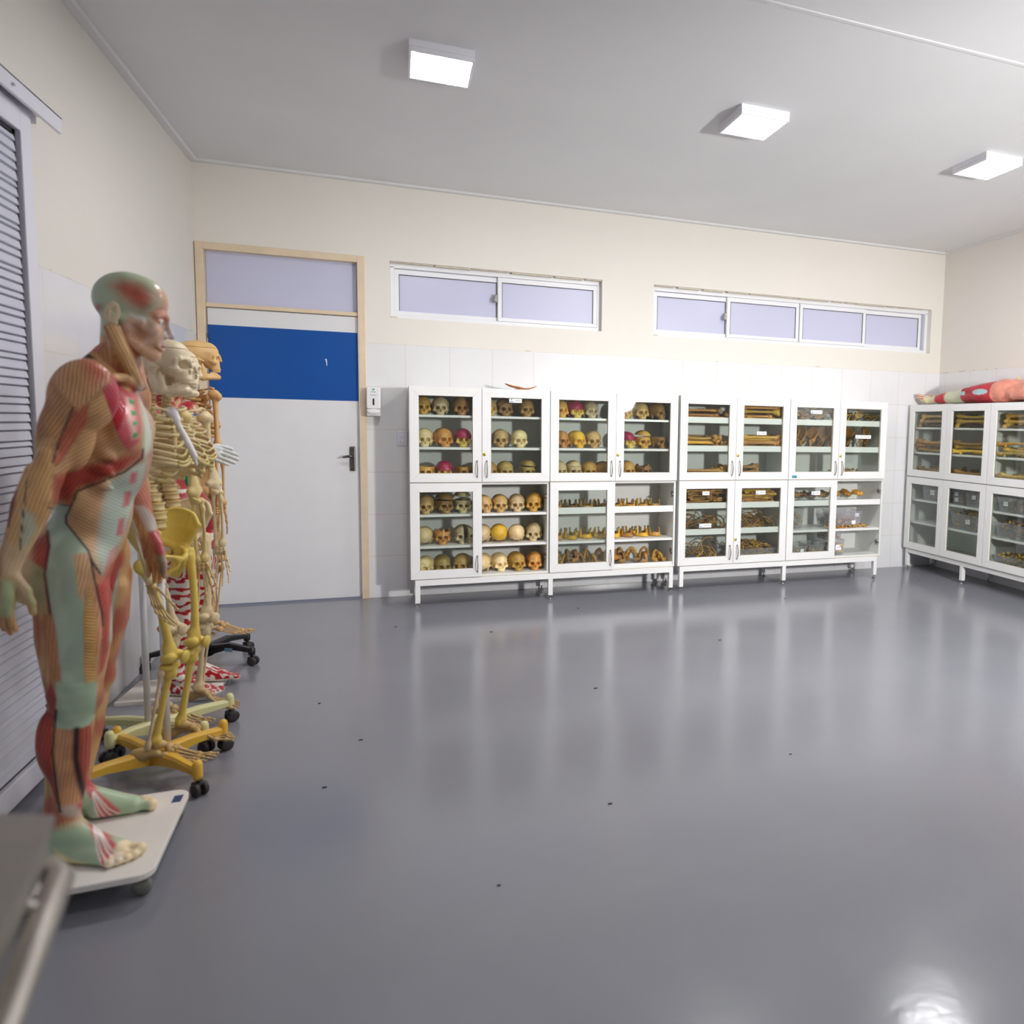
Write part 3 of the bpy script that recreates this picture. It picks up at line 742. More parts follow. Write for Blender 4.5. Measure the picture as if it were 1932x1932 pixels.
def long_bone(name, L, r, prox, dist, h=.0026, curve=0, m=None, flat=1.0):
    """shaft along z, 0 = lower end; prox/dist = ellipsoids (centre, radii)"""
    S = SDF((-.065, -.065, -.03), (.065, .065, L + .03), h)
    n = 7; pts = [(curve*math.sin(PI*i/(n-1)), 0, L*i/(n-1)) for i in range(n)]
    S.chain(pts, [r*(1.25 - .45*math.sin(PI*i/(n-1))) for i in range(n)], .01)
    for c, q in prox + dist: S.ell(c, q, k=.012)
    return S
def mk_bones(m):
    B = {}
    S = long_bone('femur', .43, .0155, [], [((.004, .022, .010), (.030, .020, .022)), ((.004, -.022, .010), (.030, .020, .022)), ((.0, 0, .045), (.019, .026, .03))], curve=.012)
    S.cap((0, 0, .395), (.004, -.045, .435), .017, .014, .012); S.ell((.004, -.048, .437), (.024, .024, .024), k=.006); S.ell((-.006, .012, .415), (.018, .018, .028), k=.012); S.ell((-.018, -.016, .368), (.010, .010, .014), k=.01)
    S.ell((.030, 0, .012), (.010, .007, .02), k=.006, op='s'); S.ell((-.028, 0, .002), (.018, .008, .02), k=.006, op='s')
    B['femur'] = S.mesh('femur', m, 1)
    S = long_bone('tibia', .365, .0125, [((-.004, .020, .350), (.024, .020, .016)), ((-.004, -.020, .350), (.024, .020, .016)), ((.016, 0, .318), (.010, .011, .018)), ((0, 0, .325), (.020, .026, .034))], [((0, 0, .014), (.019, .020, .018)), ((0, -.018, .000), (.010, .007, .014))])
    S.ell((-.004, .02, .370), (.016, .014, .007), k=.004, op='s'); S.ell((-.004, -.02, .370), (.016, .014, .007), k=.004, op='s')
    B['tibia'] = S.mesh('tibia', m, 1)
    B['fibula'] = long_bone('fibula', .36, .0058, [((0, 0, .352), (.012, .011, .014))], [((0, 0, .012), (.010, .008, .020))], .0024).mesh('fibula', m, 1)
    S = long_bone('humerus', .305, .0110, [((.004, -.010, .292), (.022, .023, .022)), ((.0, .016, .284), (.013, .012, .018))], [((0, 0, .012), (.011, .028, .012)), ((0, -.022, .018), (.009, .010, .012)), ((0, .018, .016), (.009, .010, .012)), ((0, 0, .04), (.010, .020, .03))])
    S.ell((-.012, 0, .022), (.007, .010, .010), k=.004, op='s')
    B['humerus'] = S.mesh('humerus', m, 1)
    B['radius'] = long_bone('radius', .235, .0062, [((0, 0, .230), (.011, .011, .007)), ((.006, 0, .200), (.006, .006, .010))], [((0, 0, .010), (.011, .015, .014))], .0022, .006).mesh('radius', m, 1)
    S = long_bone('ulna', .25, .0062, [((-.002, 0, .238), (.012, .011, .022)), ((.012, 0, .220), (.009, .009, .009))], [((0, 0, .006), (.009, .009, .009)), ((-.004, 0, -.004), (.003, .003, .008))], .0022, -.004)
    S.ell((.014, 0, .240), (.010, .02, .011), k=.003, op='s'); B['ulna'] = S.mesh('ulna', m, 1)
    S = SDF((-.03, -.03, -.03), (.03, .03, .03), .002); S.ell((0, 0, 0), (.011, .022, .023), k=.01); S.ell((-.012, 0, .004), (.006, .016, .012), k=.005, op='s'); S.cap((0, 0, -.01), (0, 0, -.022), .010, .006, .008); B['patella'] = S.mesh('patella', m, 1)
    # scapula: flat blade in x (medial) - z, spine on -y
    S = SDF((-.03, -.055, -.02), (.125, .04, .17), .0024)
    tri = [(.100, .140), (.015, .128), (.095, .0)]
    def blade(x, y, z):
        d = np.full(np.broadcast(x, y, z).shape, -1e3, np.float32)
        for i in range(3):
            (ax, az), (bx, bz) = tri[i], tri[(i+1) % 3]; nx, nz = bz - az, -(bx - ax); l = math.hypot(nx, nz); sgn = 1 if (tri[(i+2) % 3][0]-ax)*nx + (tri[(i+2) % 3][1]-az)*nz < 0 else -1
            d = np.maximum(d, sgn*((x - ax)*nx + (z - az)*nz)/l)
        bow = y - .012*np.cos((x - .06)*22) ; return np.maximum(d - .006, np.abs(bow) - .0028)
    S.prim(blade, (-.02, -.02, -.02), (.12, .04, .16), .002)
    S.chain([(.105, .010, .142), (.097, .010, .06), (.093, .008, 0)], [.0045, .004, .006], .006); S.chain([(.012, .006, .122), (.05, .010, .07), (.092, .008, 0)], [.008, .0045, .006], .006)
    S.chain([(.104, .002, .115), (.05, -.018, .122), (.008, -.032, .142), (-.012, -.026, .150)], [.004, .005, .008, .008], .006); S.ell((.008, .006, .122), (.009, .012, .019), k=.008); S.chain([(.018, .010, .134), (.004, .018, .156), (-.014, .026, .146)], [.007, .006, .006], .005)
    B['scapula'] = S.mesh('scapula', m, 0)
    return B
def hip_shape(S, s, k=.006):
    """one hip bone in pelvis axes (x forward, y left, z up); s = +1 left, -1 right; the hip socket is at the origin height"""
    crest = [(-.098, s*.040, .085), (-.072, s*.070, .135), (-.020, s*.108, .152), (.036, s*.118, .128), (.062, s*.108, .082)]
    def smooth_line(P, m):
        P = [np.array(q, float) for q in P]; P = [2*P[0] - P[1]] + P + [2*P[-1] - P[-2]]; out = []
        for i in range(1, len(P) - 2):
            for j in range(m):
                u = j/m; out.append(.5*(2*P[i] + (P[i+1] - P[i-1])*u + (2*P[i-1] - 5*P[i] + 4*P[i+1] - P[i+2])*u*u + (3*P[i] - P[i-1] - 3*P[i+1] + P[i+2])*u**3))
        return out + [P[-2]]
    fine = smooth_line(crest, 6); S.chain(fine, [.0072]*len(fine), k)
    base = [(-.052, s*.056, .034), (-.034, s*.068, .026), (-.010, s*.080, .014), (.014, s*.090, .016), (.034, s*.096, .036)]
    for i in range(27):
        t = i/26*4; j = min(3, int(t)); u = t - j
        p = Vector(fine[min(24, round(t*6))]); q = Vector(base[j]).lerp(Vector(base[j+1]), u); mid = (p + q)/2; mid.y -= s*.006
        S.chain([q, mid, p], [.008, .0058, .006], .006)
    S.chain([(.062, s*.108, .082), (.040, s*.100, .045), (.010, s*.090, .010)], [.008, .009, .016], k); S.chain([(-.098, s*.040, .085), (-.078, s*.044, .055), (-.040, s*.068, .028), (-.006, s*.082, .004)], [.010, .013, .014, .016], k)
    S.ell((0, s*.086, -.004), (.030, .024, .030), k=.008); S.ell((.004, s*.112, -.008), (.022, .020, .022), k=.003, op='s')
    S.chain([(.022, s*.072, -.004), (.052, s*.034, -.016), (.056, s*.012, -.026)], [.010, .0075, .010], k); S.chain([(.056, s*.012, -.026), (.048, s*.016, -.050), (.012, s*.044, -.080), (-.018, s*.062, -.090)], [.010, .008, .009, .016], k); S.chain([(-.012, s*.074, -.024), (-.024, s*.066, -.060), (-.020, s*.062, -.088)], [.016, .013, .017], k)
    S.cap((-.036, s*.066, -.008), (-.046, s*.050, -.016), .009, .004, k)
def mk_pelvis(m):
    S = SDF((-.14, -.15, -.12), (.1, .15, .18), .003)
    for s in (-1, 1): hip_shape(S, s)
    S.cap((.055, -.02, -.03), (.055, .02, -.03), .009, .009, .004)
    return S.mesh('pelvis', m, 0)
def mk_hip(m):
    S = SDF((-.14, -.02, -.12), (.1, .16, .18), .003); hip_shape(S, 1); return S.mesh('hip_bone', m, 0)
def mk_sacrum(m):
    S = SDF((-.10, -.07, -.09), (.05, .07, .06), .003)
    S.chain([(0, 0, .03), (-.022, 0, .0), (-.036, 0, -.03), (-.034, 0, -.06), (-.018, 0, -.075)], [.026, .022, .017, .011, .006], .008)
    for s in (-1, 1):
        S.chain([(-.008, s*.040, .022), (-.024, s*.036, -.002), (-.036, s*.022, -.032), (-.034, s*.008, -.058)], [.018, .015, .011, .008], .010)
        for z, x, y in ((.008, -.004, .020), (-.016, -.020, .017), (-.036, -.026, .012)): S.cap((x, s*y, z), (x - .04, s*y, z), .0045, .0045, .003, 's')
    S.chain([(-.034, 0, .03), (-.052, 0, .0), (-.058, 0, -.03)], [.006, .006, .005], .006)
    return S.mesh('sacrum', m, 0)
def mk_vertebra(m, r=.021, hgt=.026, name='vertebra'):
    q = r / .021
    S = SDF((-.075*q, -.05*q, -.035*q), (.03*q, .05*q, .03*q), .0022*max(q, .7))
    c = f_cap((0, 0, -.5), (0, 0, .5), r, r)
    S.prim(lambda x, y, z: np.maximum(c(x, y*.82, z) + .0022*np.cos(z/hgt*2*PI) + .0, np.abs(z) - hgt/2), (-.03*q, -.03*q, -.02), (.03*q, .03*q, .02), .002)
    for s in (-1, 1):
        S.chain([(-.018*q, s*.012*q, .004), (-.030*q, s*.017*q, .003)], [.006*q, .006*q], .004); S.chain([(-.030*q, s*.017*q, .003), (-.042*q, s*.004*q, .0)], [.006*q, .005*q], .004)
        S.cap((-.030*q, s*.017*q, .003), (-.036*q, s*.042*q, .006), .006*q, .0045*q, .004); S.cap((-.033*q, s*.016*q, .014), (-.033*q, s*.016*q, -.014), .006*q, .005*q, .004)
    S.chain([(-.040*q, 0, .0), (-.066*q, 0, -.016*q)], [.0055*q, .005*q], .004)
    return S.mesh(name, m, 0)
def mk_hand_bones(m, name='hand'):
    """fingers hang down -z, palm faces +x, thumb towards +y... built for the right side of a figure"""
    S = SDF((-.04, -.06, -.195), (.05, .06, .02), .0017)
    rnd = random.Random(5)
    for i in range(4):
        for j in range(2): S.ell((.002 + rnd.uniform(-.003, .003), -.019 + i*.0125, -.008 - j*.013), (.0085, .0068, .0070), k=.002)
    tips = []
    for i, (y0, y1, L) in enumerate([(-.020, -.030, .85), (-.008, -.011, .95), (.004, .008, 1.0), (.016, .026, .93)]):
        a = Vector((0, y0, -.028)); segs = [.058*L, .040*L, .025*L, .018*L]; d = Vector((0, (y1 - y0)/.062, -1)).normalized(); cur = .10
        for j, s in enumerate(segs):
            d2 = Vector((math.sin(cur), d.y, -math.cos(cur))).normalized(); b = a + d2 * s; rr = (.0046, .0042, .0036, .0028)[j]
            S.cap(a + d2*.003, b - d2*.002, rr*.72, rr*.66, .002); S.ell(a + d2*.004, (rr*1.25,)*3, k=.003); S.ell(b - d2*.002, (rr*1.12,)*3, k=.003)
            a = b + d2*.0012; cur += (.10, .18, .16, .1)[j]
    a = Vector((.008, .024, -.018)); cur = 0
    for s, rr in ((.042, .0048), (.028, .0042), (.020, .0034)):
        d2 = Vector((.30, .26, -.9)).normalized(); b = a + d2*s; S.cap(a, b, rr*.75, rr*.7, .002); S.ell(a, (rr*1.3,)*3, k=.003); S.ell(b, (rr*1.15,)*3, k=.003); a = b + d2*.001
    return S.mesh(name, m, 0)
def mk_foot_bones(m, name='foot'):
    """toes towards +x, sole at z=0, big toe on +y side for a right foot"""
    S = SDF((-.075, -.055, -.01), (.185, .055, .095), .0019)
    S.ell((-.040, -.004, .028), (.032, .017, .022), (0, .25, 0), k=.006); S.cap((-.045, -.004, .03), (.012, -.012, .036), .016, .012, .008)
    S.ell((.008, .004, .060), (.026, .017, .016), k=.005); S.ell((.038, .006, .052), (.012, .014, .014), k=.003)
    S.ell((.056, .018, .046), (.012, .008, .011), k=.002); S.ell((.056, .003, .046), (.011, .0066, .010), k=.002); S.ell((.050, -.010, .043), (.012, .0066, .010), k=.002); S.ell((.036, -.022, .032), (.018, .010, .012), k=.003)
    for i, (y, yo, L, rr) in enumerate([(.020, .030, .062, .0075), (.006, .012, .070, .0048), (-.006, -.004, .066, .0046), (-.017, -.019, .062, .0046), (-.027, -.033, .060, .0050)]):
        a = Vector((.062 - i*.005, y, .040 - i*.004)); b = Vector((.062 - i*.005 + L, yo, .012))
        S.cap(a, b, rr*.7, rr*.62, .002); S.ell(a, (rr*1.25,)*3, k=.003); S.ell(b, (rr*1.25,)*3, k=.003)
        for j, (dx, dz) in enumerate([(.028, .003), (.014, -.004), (.011, -.003)] if i else [(.030, .0), (.022, -.002)]):
            a = b + Vector((.0035, 0, .0)); b = a + Vector((dx*(1 - .06*i), (yo - y)*.15, dz)); q = rr*(.85 - .12*j); S.cap(a, b, q*.75, q*.7, .002); S.ell(a, (q*1.15,)*3, k=.002); S.ell(b, (q*1.1,)*3, k=.002)
    return S.mesh(name, m, 0)
def rib_mesh(m, name, w, dep, drop, r=.0060, n=14, frac=1.0, side=1):
    """flattened curved rod from the spine (0,0,0) round the side and forward; half width w, depth dep, falling by drop"""
    pts = []
    for i in range(n):
        t = i/(n-1)*frac; a = PI*(.10 + .86*t) 
        y = side*(w*math.sin(a) ** .85); x = -dep*.5*math.cos(a)*1.0 + dep*.5*math.cos(PI*.10); z = -drop*(t ** 1.1)
        if t < .12: x -= .016*(1 - abs(t - .06)/.06)
        pts.append((x, y, z))
    rad = [r*(1.05 - .25*abs(i/(n-1) - .4)) for i in range(n)]
    b = MB().tube(pts, rad, 8, flat=.55, up=(0, side, .2))
    me = bpy.data.meshes.new(name); me.from_pydata(b.v, [], b.f); me.materials.append(m); me.polygons.foreach_set('use_smooth', [True]*len(b.f)); me.update()
    return me, pts
# ================================================================= WHAT STANDS IN THE CABINETS
PAL = dict(o=(206, 160, 74), t=(208, 174, 110), c=(226, 206, 154), b=(164, 124, 66), r=(206, 156, 72), y=(230, 184, 58), v=(188, 160, 84), g=(208, 192, 148), n=(198, 144, 70))
WORD = dict(o='ochre', t='tan', c='cream', b='dark brown', r='crimson-topped', y='bright yellow', v='olive-ochre', g='greyish cream', n='orange-brown')
def PC(k, rnd=None, j=.10):
    c = PAL[k]
    if rnd: q = 1 + rnd.uniform(-j, j); c = tuple(max(0, min(255, a*q + rnd.uniform(-3, 3))) for a in c)
    return rgb(*c)
def painted_mat():
    t = NT('crimson_painted_skull'); co = t.coord(); sep = t.n('ShaderNodeSeparateXYZ'); t.l(co, sep.inputs[0]); n = t.noise(18, 4, co)
    z = t.math('ADD', sep.outputs[2], t.math('MULTIPLY', n, .016)); f = t.math('MULTIPLY', t.math('SUBTRACT', z, .074), 160, True)
    back = t.math('GREATER_THAN', sep.outputs[1], -.030); f = t.math('MAXIMUM', f, back)
    col = t.mix(f, t.mix(n, rgb(206, 176, 60), rgb(226, 196, 110)), t.mix(n, rgb(150, 26, 60), rgb(176, 44, 84)))
    t.bsdf(Base_Color=col, Roughness=.3); return t.m
SKULL['painted'] = SKULL['whole'].copy(); SKULL['painted'].materials.clear(); SKULL['painted'].materials.append(painted_mat())
_bb = {}
def fit(o, box):
    """push a loose thing back inside its compartment; box = x0,x1,y0,y1,z0,z1"""
    k = o.data.name
    if k not in _bb:
        a = np.empty(len(o.data.vertices)*3, np.float32); o.data.vertices.foreach_get('co', a); _bb[k] = a.reshape(-1, 3)[::3]
    M = np.array(o.rotation_euler.to_matrix())*np.array(o.scale)[None, :]
    P = _bb[k] @ M.T; lo, hi = P.min(0), P.max(0)
    L = list(o.location)
    for i in range(3):
        a, b = box[2*i], box[2*i+1]
        if L[i] + hi[i] > b: L[i] = b - hi[i]
        if L[i] + lo[i] < a: L[i] = a - lo[i]
    o.location = L
    return o
def comp(cab, z0, z1):
    x0, x1 = dict(A=XA, B=XB, C=XC, D=XD)[cab]; return (x0 + .018, x1 - .018, CB - CD + .003, CB - .008, z0, z1)
ROWS = {
'UA0': [(1.505, 'o', 'whole', 0.1), (1.634, 'g', 'whole', -0.05), (1.788, 'b', 'whole', 0.0), (1.99, 't', 'whole', 0.2), (2.11, 'b', 'whole', 0.1), (2.279, 'b', 'whole', 0.05)],
'UA1': [(1.518, 'c', 'whole', 0.0), (1.652, 'n', 'whole', 0.3), (1.799, 'r', 'whole', 0), (2.082, 't', 'whole', -0.1), (2.23, 'c', 'whole', 0)],
'UA2': [(1.526, 'o', 'cut', -0.1), (1.66, 'r', 'whole', 0), (1.806, 'o', 'cut', 0.2), (1.99, 'o', 'whole', 0.2), (2.118, 'v', 'whole', 0.1), (2.293, 'v', 'capped', 0.15)],
'LA0': [(1.521, 't', 'whole', 0), (1.656, 'b', 'capped', 0.25), (1.793, 'g', 'raised', 0.05), (1.945, 't', 'whole', 0.5), (2.075, 't', 'whole', 0), (2.21, 'c', 'whole', -0.05), (2.349, 'o', 'whole', -0.25)],
'LA1': [(1.512, 'c', 'whole', 2.9), (1.642, 'n', 'broken', 0), (1.796, 'g', 'split', 0.1), (1.945, 'c', 'half', 2.8), (2.070, 'y', 'whole', 3.1), (2.207, 'c', 'whole', 3.0), (2.35, 'c', 'whole', -0.3)],
'LA2': [(1.514, 'c', 'whole', -0.35), (1.642, 'v', 'whole', 0.15), (1.787, 'v', 'whole', -0.35), (1.946, 'c', 'whole', 2.6), (2.074, 'c', 'whole', 0.2), (2.207, 'o', 'whole', 0.2), (2.351, 'n', 'whole', -0.1)],
'UB0': [(2.545, 'o', 'whole', 0.2), (2.668, 'r', 'whole', 0.25), (2.795, 'g', 'whole', 0.15), (3.100, 't', 'whole', -0.2), (3.225, 't', 'whole', 0.05), (3.374, 'b', 'whole', 0.5)],
'UB1': [(2.552, 'n', 'whole', 0.4), (2.693, 'y', 'whole', 0.3), (2.829, 't', 'whole', -0.1), (3.115, 'r', 'whole', 0.4), (3.248, 'o', 'capped', 0.1), (3.395, 'b', 'cut', 0.4)],
'UB2': [(2.545, 'c', 'whole', 0.1), (2.669, 'c', 'capline', 0.1), (2.797, 'o', 'whole', -0.1), (2.924, 'b', 'whole', 0.6), (3.122, 'o', 'whole', 0.1), (3.266, 'b', 'broken', 0.2), (3.408, 'o', 'cap', 0.3)]}
ORD = ['first', 'second', 'third', 'fourth', 'fifth', 'sixth', 'seventh']
SHELF_Z = {'U': (1.4435, 1.2035, .9565), 'LA': (.6975, .4585, .2290), 'LB': (.6975, .4555, .2290)}
SHN = ('top shelf', 'middle shelf', 'bottom')
rnd = random.Random(7)
for key, lst in ROWS.items():
    up = key[0] == 'U'; cab = ('upper' if up else 'lower') + (' cabinet nearest the door' if key[1] == 'A' else ' cabinet second from door'); row = int(key[2])
    z0 = SHELF_Z['U' if up else key[:2]][row]
    for i, (x, ck, kind, rz) in enumerate(lst):
        col = PC(ck, rnd); y = -.272 + rnd.uniform(-.012, .012); sc = rnd.uniform(.93, .985) if kind != 'cap' else .9; sc *= .97
        what = {'whole': 'skull', 'cut': 'sawn-open skull', 'capped': 'sawn skull, cap askew', 'raised': 'skull under raised cap', 'broken': 'skull broken open on top', 'capline': 'skull with a saw line', 'split': 'skull split in two halves', 'half': 'half skull', 'cap': 'loose skull cap'}[kind]
        if kind == 'whole' and abs(rz) > 2: what = 'skull turned away'
        lab = '%s %s, %s of %s, %s' % (WORD[ck], what, ORD[i], SHN[row], cab)
        if kind == 'split':
            o = empty('split_skull', (x, y, z0), rz)
            a = link('skull_half', SKULL['half'], o, (-.004, 0, 0), (0, 0, -.06), col); b_ = link('skull_half', SKULL['half'], o, (.016, 0, 0), (0, 0, .22), col); b_.scale = (-1, 1, 1)
        else:
            me = SKULL['painted' if ck == 'r' else {'capped': 'cut', 'raised': 'cut', 'capline': 'cut'}.get(kind, kind)]
            o = link('calvarium' if kind == 'cap' else 'skull', me, None, (x, y, z0 + .001), (0, 0, rz), col)
            if kind == 'cap': o.name = 'half_skull_dome'; o.location.z -= .085
            if kind in ('capped', 'raised', 'capline'):
                dz, rot = {'capped': (.012, (.05, .09, .1)), 'raised': (.030, (0, .02, 0)), 'capline': (.0012, (0, 0, 0))}[kind]
                link('calvarium', SKULL['cap'], o, (.0, .006 if kind == 'capped' else 0, dz), rot, col)
        o.scale = (sc, sc, sc)
        tag(o, lab, 'skull', 'skulls in the cabinets')
# ---- jawbones
JAW = mandible(); JAW.name = 'jawbone'
def jaws(cabname, spots, lab, rnd):
    for x, y, z, rz, rx, ck in spots:
        o = link('jawbone', JAW, None, (x, y, z + .001), (rx, 0, rz), PC(ck, rnd, .14)); o.scale = (.92,)*3
        fit(o, comp('B', z + .001, z + .2)); tag(o, lab, 'jawbone', lab)
rnd = random.Random(21); sp = []
for i in range(8): sp.append((2.535 + i*.122 + rnd.uniform(-.01, .01), -.245 + rnd.uniform(-.03, .02), .697, rnd.uniform(-.25, .35), 0, rnd.choice('obvo')))
for i in range(7): sp.append((2.60 + i*.125, -.115, .697, rnd.uniform(-.3, .3), 0, rnd.choice('obv')))
jaws('LB', sp, 'ochre jawbone on the lipped top shelf of the lower jawbone cabinet', rnd)
sp = []
for i in range(8): sp.append((2.535 + i*.122 + rnd.uniform(-.008, .008), -.262 + rnd.uniform(-.02, .02), .4555, rnd.uniform(.0, .35), 0, 'oyyoynyo'[i]))
for i in range(7): sp.append((2.60 + i*.125, -.115, .4555, rnd.uniform(-.3, .4), 0, rnd.choice('obv')))
jaws('LB', sp, 'yellow-ochre jawbone standing on the middle shelf of the lower jawbone cabinet', rnd)
sp = []
for k in range(20):
    x = 2.52 + (k % 10)*.098 + rnd.uniform(-.02, .02); lay = k//10; hh = .0 if x > 3.3 else lay
    sp.append((x, -.26 + lay*.03 + rnd.uniform(-.04, .04), .2295 + .028*hh + .006, rnd.uniform(-2.5, 2.5), -1.42 + rnd.uniform(-.2, .2), rnd.choice('bnbo')))
jaws('LB', sp, 'brown jawbone heaped on the bottom of the lower jawbone cabinet', rnd)

# ---- heaps of limb bones
BN = mk_bones(M_bone); BN['hip_bone'] = mk_hip(M_bone); BN['sacrum'] = mk_sacrum(M_bone); BN['vertebra'] = mk_vertebra(M_bone)
RIBME = [rib_mesh(M_bone, 'rib', .085 + .02*i, .13 + .025*i, .05 + .02*i, .0055)[0] for i in range(3)]
LEN = dict(femur=.43, tibia=.365, fibula=.36, humerus=.305, radius=.235, ulna=.25); RAD = dict(femur=.026, tibia=.021, fibula=.009, humerus=.019, radius=.0095, ulna=.0095)
def heap(kind, n, x0, x1, y0, y1, z, lab, cols, rnd, along='x', per=5, jit=.10, place=lambda x, y: (x, y, 0), sc=1.0, fl=None, box=None):
    """bones laid side by side in layers; along = which way they lie"""
    kinds = kind if isinstance(kind, (list, tuple)) else [kind]
    for k in range(n):
        kd = kinds[k % len(kinds)]; L = LEN[kd]*sc; r = RAD[kd]*sc; lay = k//per; j = k % per; u = (j + .5 + (.5 if lay % 2 else 0)*.6)/(per + .3)
        a = rnd.uniform(-jit, jit)
        if along == 'x': cx = rnd.uniform(x0 + L/2, max(x0 + L/2 + .001, x1 - L/2)); cy = y0 + u*(y1 - y0)
        else: cx = x0 + u*(x1 - x0); cy = (y0 + y1)/2 + rnd.uniform(-.01, .01)
        cz = z + r*1.02 + lay*r*1.75
        flip = rnd.random() < .5 if fl is None else fl
        wx, wy, wr = place(cx, cy)
        rz = (0 if along == 'x' else PI/2) + a + (PI if flip else 0) + wr
        q = Euler((0, 0, rz)).to_matrix() @ Euler((0, PI/2, 0)).to_matrix() @ Euler((0, 0, rnd.uniform(0, 6.28) if kd in ('radius', 'ulna', 'fibula') else rnd.choice([0, PI/2, PI]))).to_matrix()
        tilt = rnd.uniform(-.03, .03) + (.05 if lay else 0); q = Euler((0, 0, 0)).to_matrix() @ q
        o = link('limb_bone' if kd in ('femur', 'tibia') else ('forearm_bone' if kd in ('radius', 'ulna') else 'limb_bone'), BN[kd], None, (0, 0, 0), (0, 0, 0), PC(rnd.choice(cols), rnd, .15))
        c = q @ Vector((0, 0, L/2)); o.rotation_euler = q.to_euler(); o.location = Vector((wx, wy, cz)) - c; o.scale = (sc,)*3
        if box: fit(o, box)
        tag(o, lab, 'bone', lab)
rnd = random.Random(31); TF = ['tibia', 'humerus', 'tibia']
UZ = (1.4435, 1.2035, .9565)
BC = [comp('C', z, z + q) for z, q in zip(UZ, (.185, .215, .215))]
heap(TF, 12, 3.555, 3.93, -.375, -.05, UZ[0], 'brown limb bone lying sideways, top shelf, left half of third upper cabinet', 'nbo', rnd, per=4, sc=.95, box=BC[0])
heap(TF, 9, 3.86, 4.12, -.375, -.03, UZ[0], 'brown limb bone lying end-on, top shelf, middle of third upper cabinet', 'bnb', rnd, 'y', 4, .12, sc=.93, box=BC[0])
heap(TF, 13, 4.13, 4.54, -.375, -.05, UZ[0], 'ochre limb bone lying sideways, top shelf, right half of third upper cabinet', 'ony', rnd, per=4, sc=.95, box=BC[0])
heap(['femur', 'tibia'], 11, 3.555, 3.92, -.375, -.05, UZ[1], 'ochre limb bone lying sideways, middle shelf, left half of third upper cabinet', 'oby', rnd, per=4, sc=.84, box=BC[1])
heap(['femur'], 9, 3.84, 4.14, -.375, -.03, UZ[1], 'brown limb bone lying end-on, middle shelf, middle of third upper cabinet', 'bbn', rnd, 'y', 4, .10, sc=.80, box=BC[1])
heap(['femur', 'tibia'], 12, 4.13, 4.54, -.375, -.05, UZ[1], 'ochre limb bone lying sideways, middle shelf, right half of third upper cabinet', 'oyn', rnd, per=4, sc=.90, box=BC[1])
heap(['femur'], 5, 3.555, 3.95, -.375, -.20, UZ[2], 'ochre limb bone lying sideways at the bottom left of third upper cabinet', 'yon', rnd, per=3, sc=.88, box=BC[2])
heap(['femur'], 8, 3.98, 4.32, -.375, -.05, UZ[2], 'dark olive limb bone at the bottom middle of third upper cabinet', 'bvb', rnd, 'x', 3, .10, sc=.78, box=BC[2])
heap('ulna', 80, 3.56, 4.03, -.375, -.05, .7155, 'brown forearm bone in the heap under the Ulna label', 'nbo', rnd, per=10, jit=.35, sc=1.0, box=comp('C', .716, .915))
heap('radius', 80, 4.07, 4.53, -.375, -.05, .7155, 'yellow-brown forearm bone in the heap under the RÁDIO label', 'oyn', rnd, per=10, jit=.35, sc=1.0, box=comp('C', .716, .915))
def ribheap(n, x0, x1, y0, y1, z, top, lab, cols, rnd):
    for k in range(n):
        t = k/n; cx = rnd.uniform(x0, x1); e = 1 - abs((cx - (x0 + x1)/2)/((x1 - x0)/2))**2*.7
        o = link('rib', RIBME[k % 3], None, (cx, rnd.uniform(y0, y1), z + .012 + t*top*e), (rnd.uniform(-.35, .35) + (1.2 if k % 7 == 6 else 0), rnd.uniform(-.3, .3) + PI*.0, rnd.uniform(0, 6.28)), PC(rnd.choice(cols), rnd, .18))
        o.scale = (.95,)*3; fit(o, (x0 - .13, x1 + .13, CB - CD + .003, CB - .008, z, z + .21)); tag(o, lab, 'rib', lab)
ribheap(48, 3.66, 3.95, -.30, -.13, .491, .115, 'curved brown rib in the heap under the COSTELA label', 'nbbo', rnd)
ribheap(48, 4.15, 4.44, -.30, -.13, .491, .135, 'curved yellow-brown rib in the heap on the middle shelf behind the right lower door', 'oynb', rnd)
ribheap(42, 3.66, 3.95, -.30, -.13, .230, .085, 'curved dark rib in the heap at the bottom below the COSTELA label', 'bbno', rnd)
# ---- flat bones of the fourth upper cabinet
def scatter(name, me, spots, lab, cat, cols, rnd, sc=1.0, box=None):
    for x, y, z, rot in spots:
        o = link(name, me, None, (x, y, z), rot, PC(rnd.choice(cols), rnd, .16)); o.scale = (sc,)*3
        if box: fit(o, box)
        tag(o, lab, cat, lab)
rnd = random.Random(41)
scatter('shoulder_blade', BN['scapula'], [(4.62 + i*.105, -.30 + rnd.uniform(-.03, .03), UZ[0] + .035, (1.25 + rnd.uniform(-.2, .2), rnd.uniform(-.3, .3), rnd.uniform(-.5, .5))) for i in range(9)] , 'brown shoulder blade lying on the top shelf behind the ESCÁPULA label', 'shoulder blade', 'obnb', rnd, .95, comp('D', UZ[0] + .0005, 1.63))
scatter('shoulder_blade', BN['scapula'], [(4.66 + i*.14, -.16, UZ[0] + .03, (rnd.uniform(.6, 1.0), rnd.uniform(-.3, .3), rnd.uniform(-.5, .5))) for i in range(6)], 'dark shoulder blade leaning at the rear of the top shelf, fourth upper cabinet', 'shoulder blade', 'bb', rnd, .95, comp('D', UZ[0] + .0005, 1.63))
HB = [(4.64 + i*.1, -.27 + rnd.uniform(-.03, .03), UZ[1] + .098, (rnd.uniform(-.25, .25), rnd.uniform(-.25, .35), -PI/2 + rnd.uniform(-.6, .6))) for i in range(9)]
scatter('hip_bone', BN['hip_bone'], HB, 'brown hip bone standing on the middle shelf of the fourth upper cabinet', 'hip bone', 'nobb', rnd, .78, comp('D', UZ[1] + .0005, 1.42))
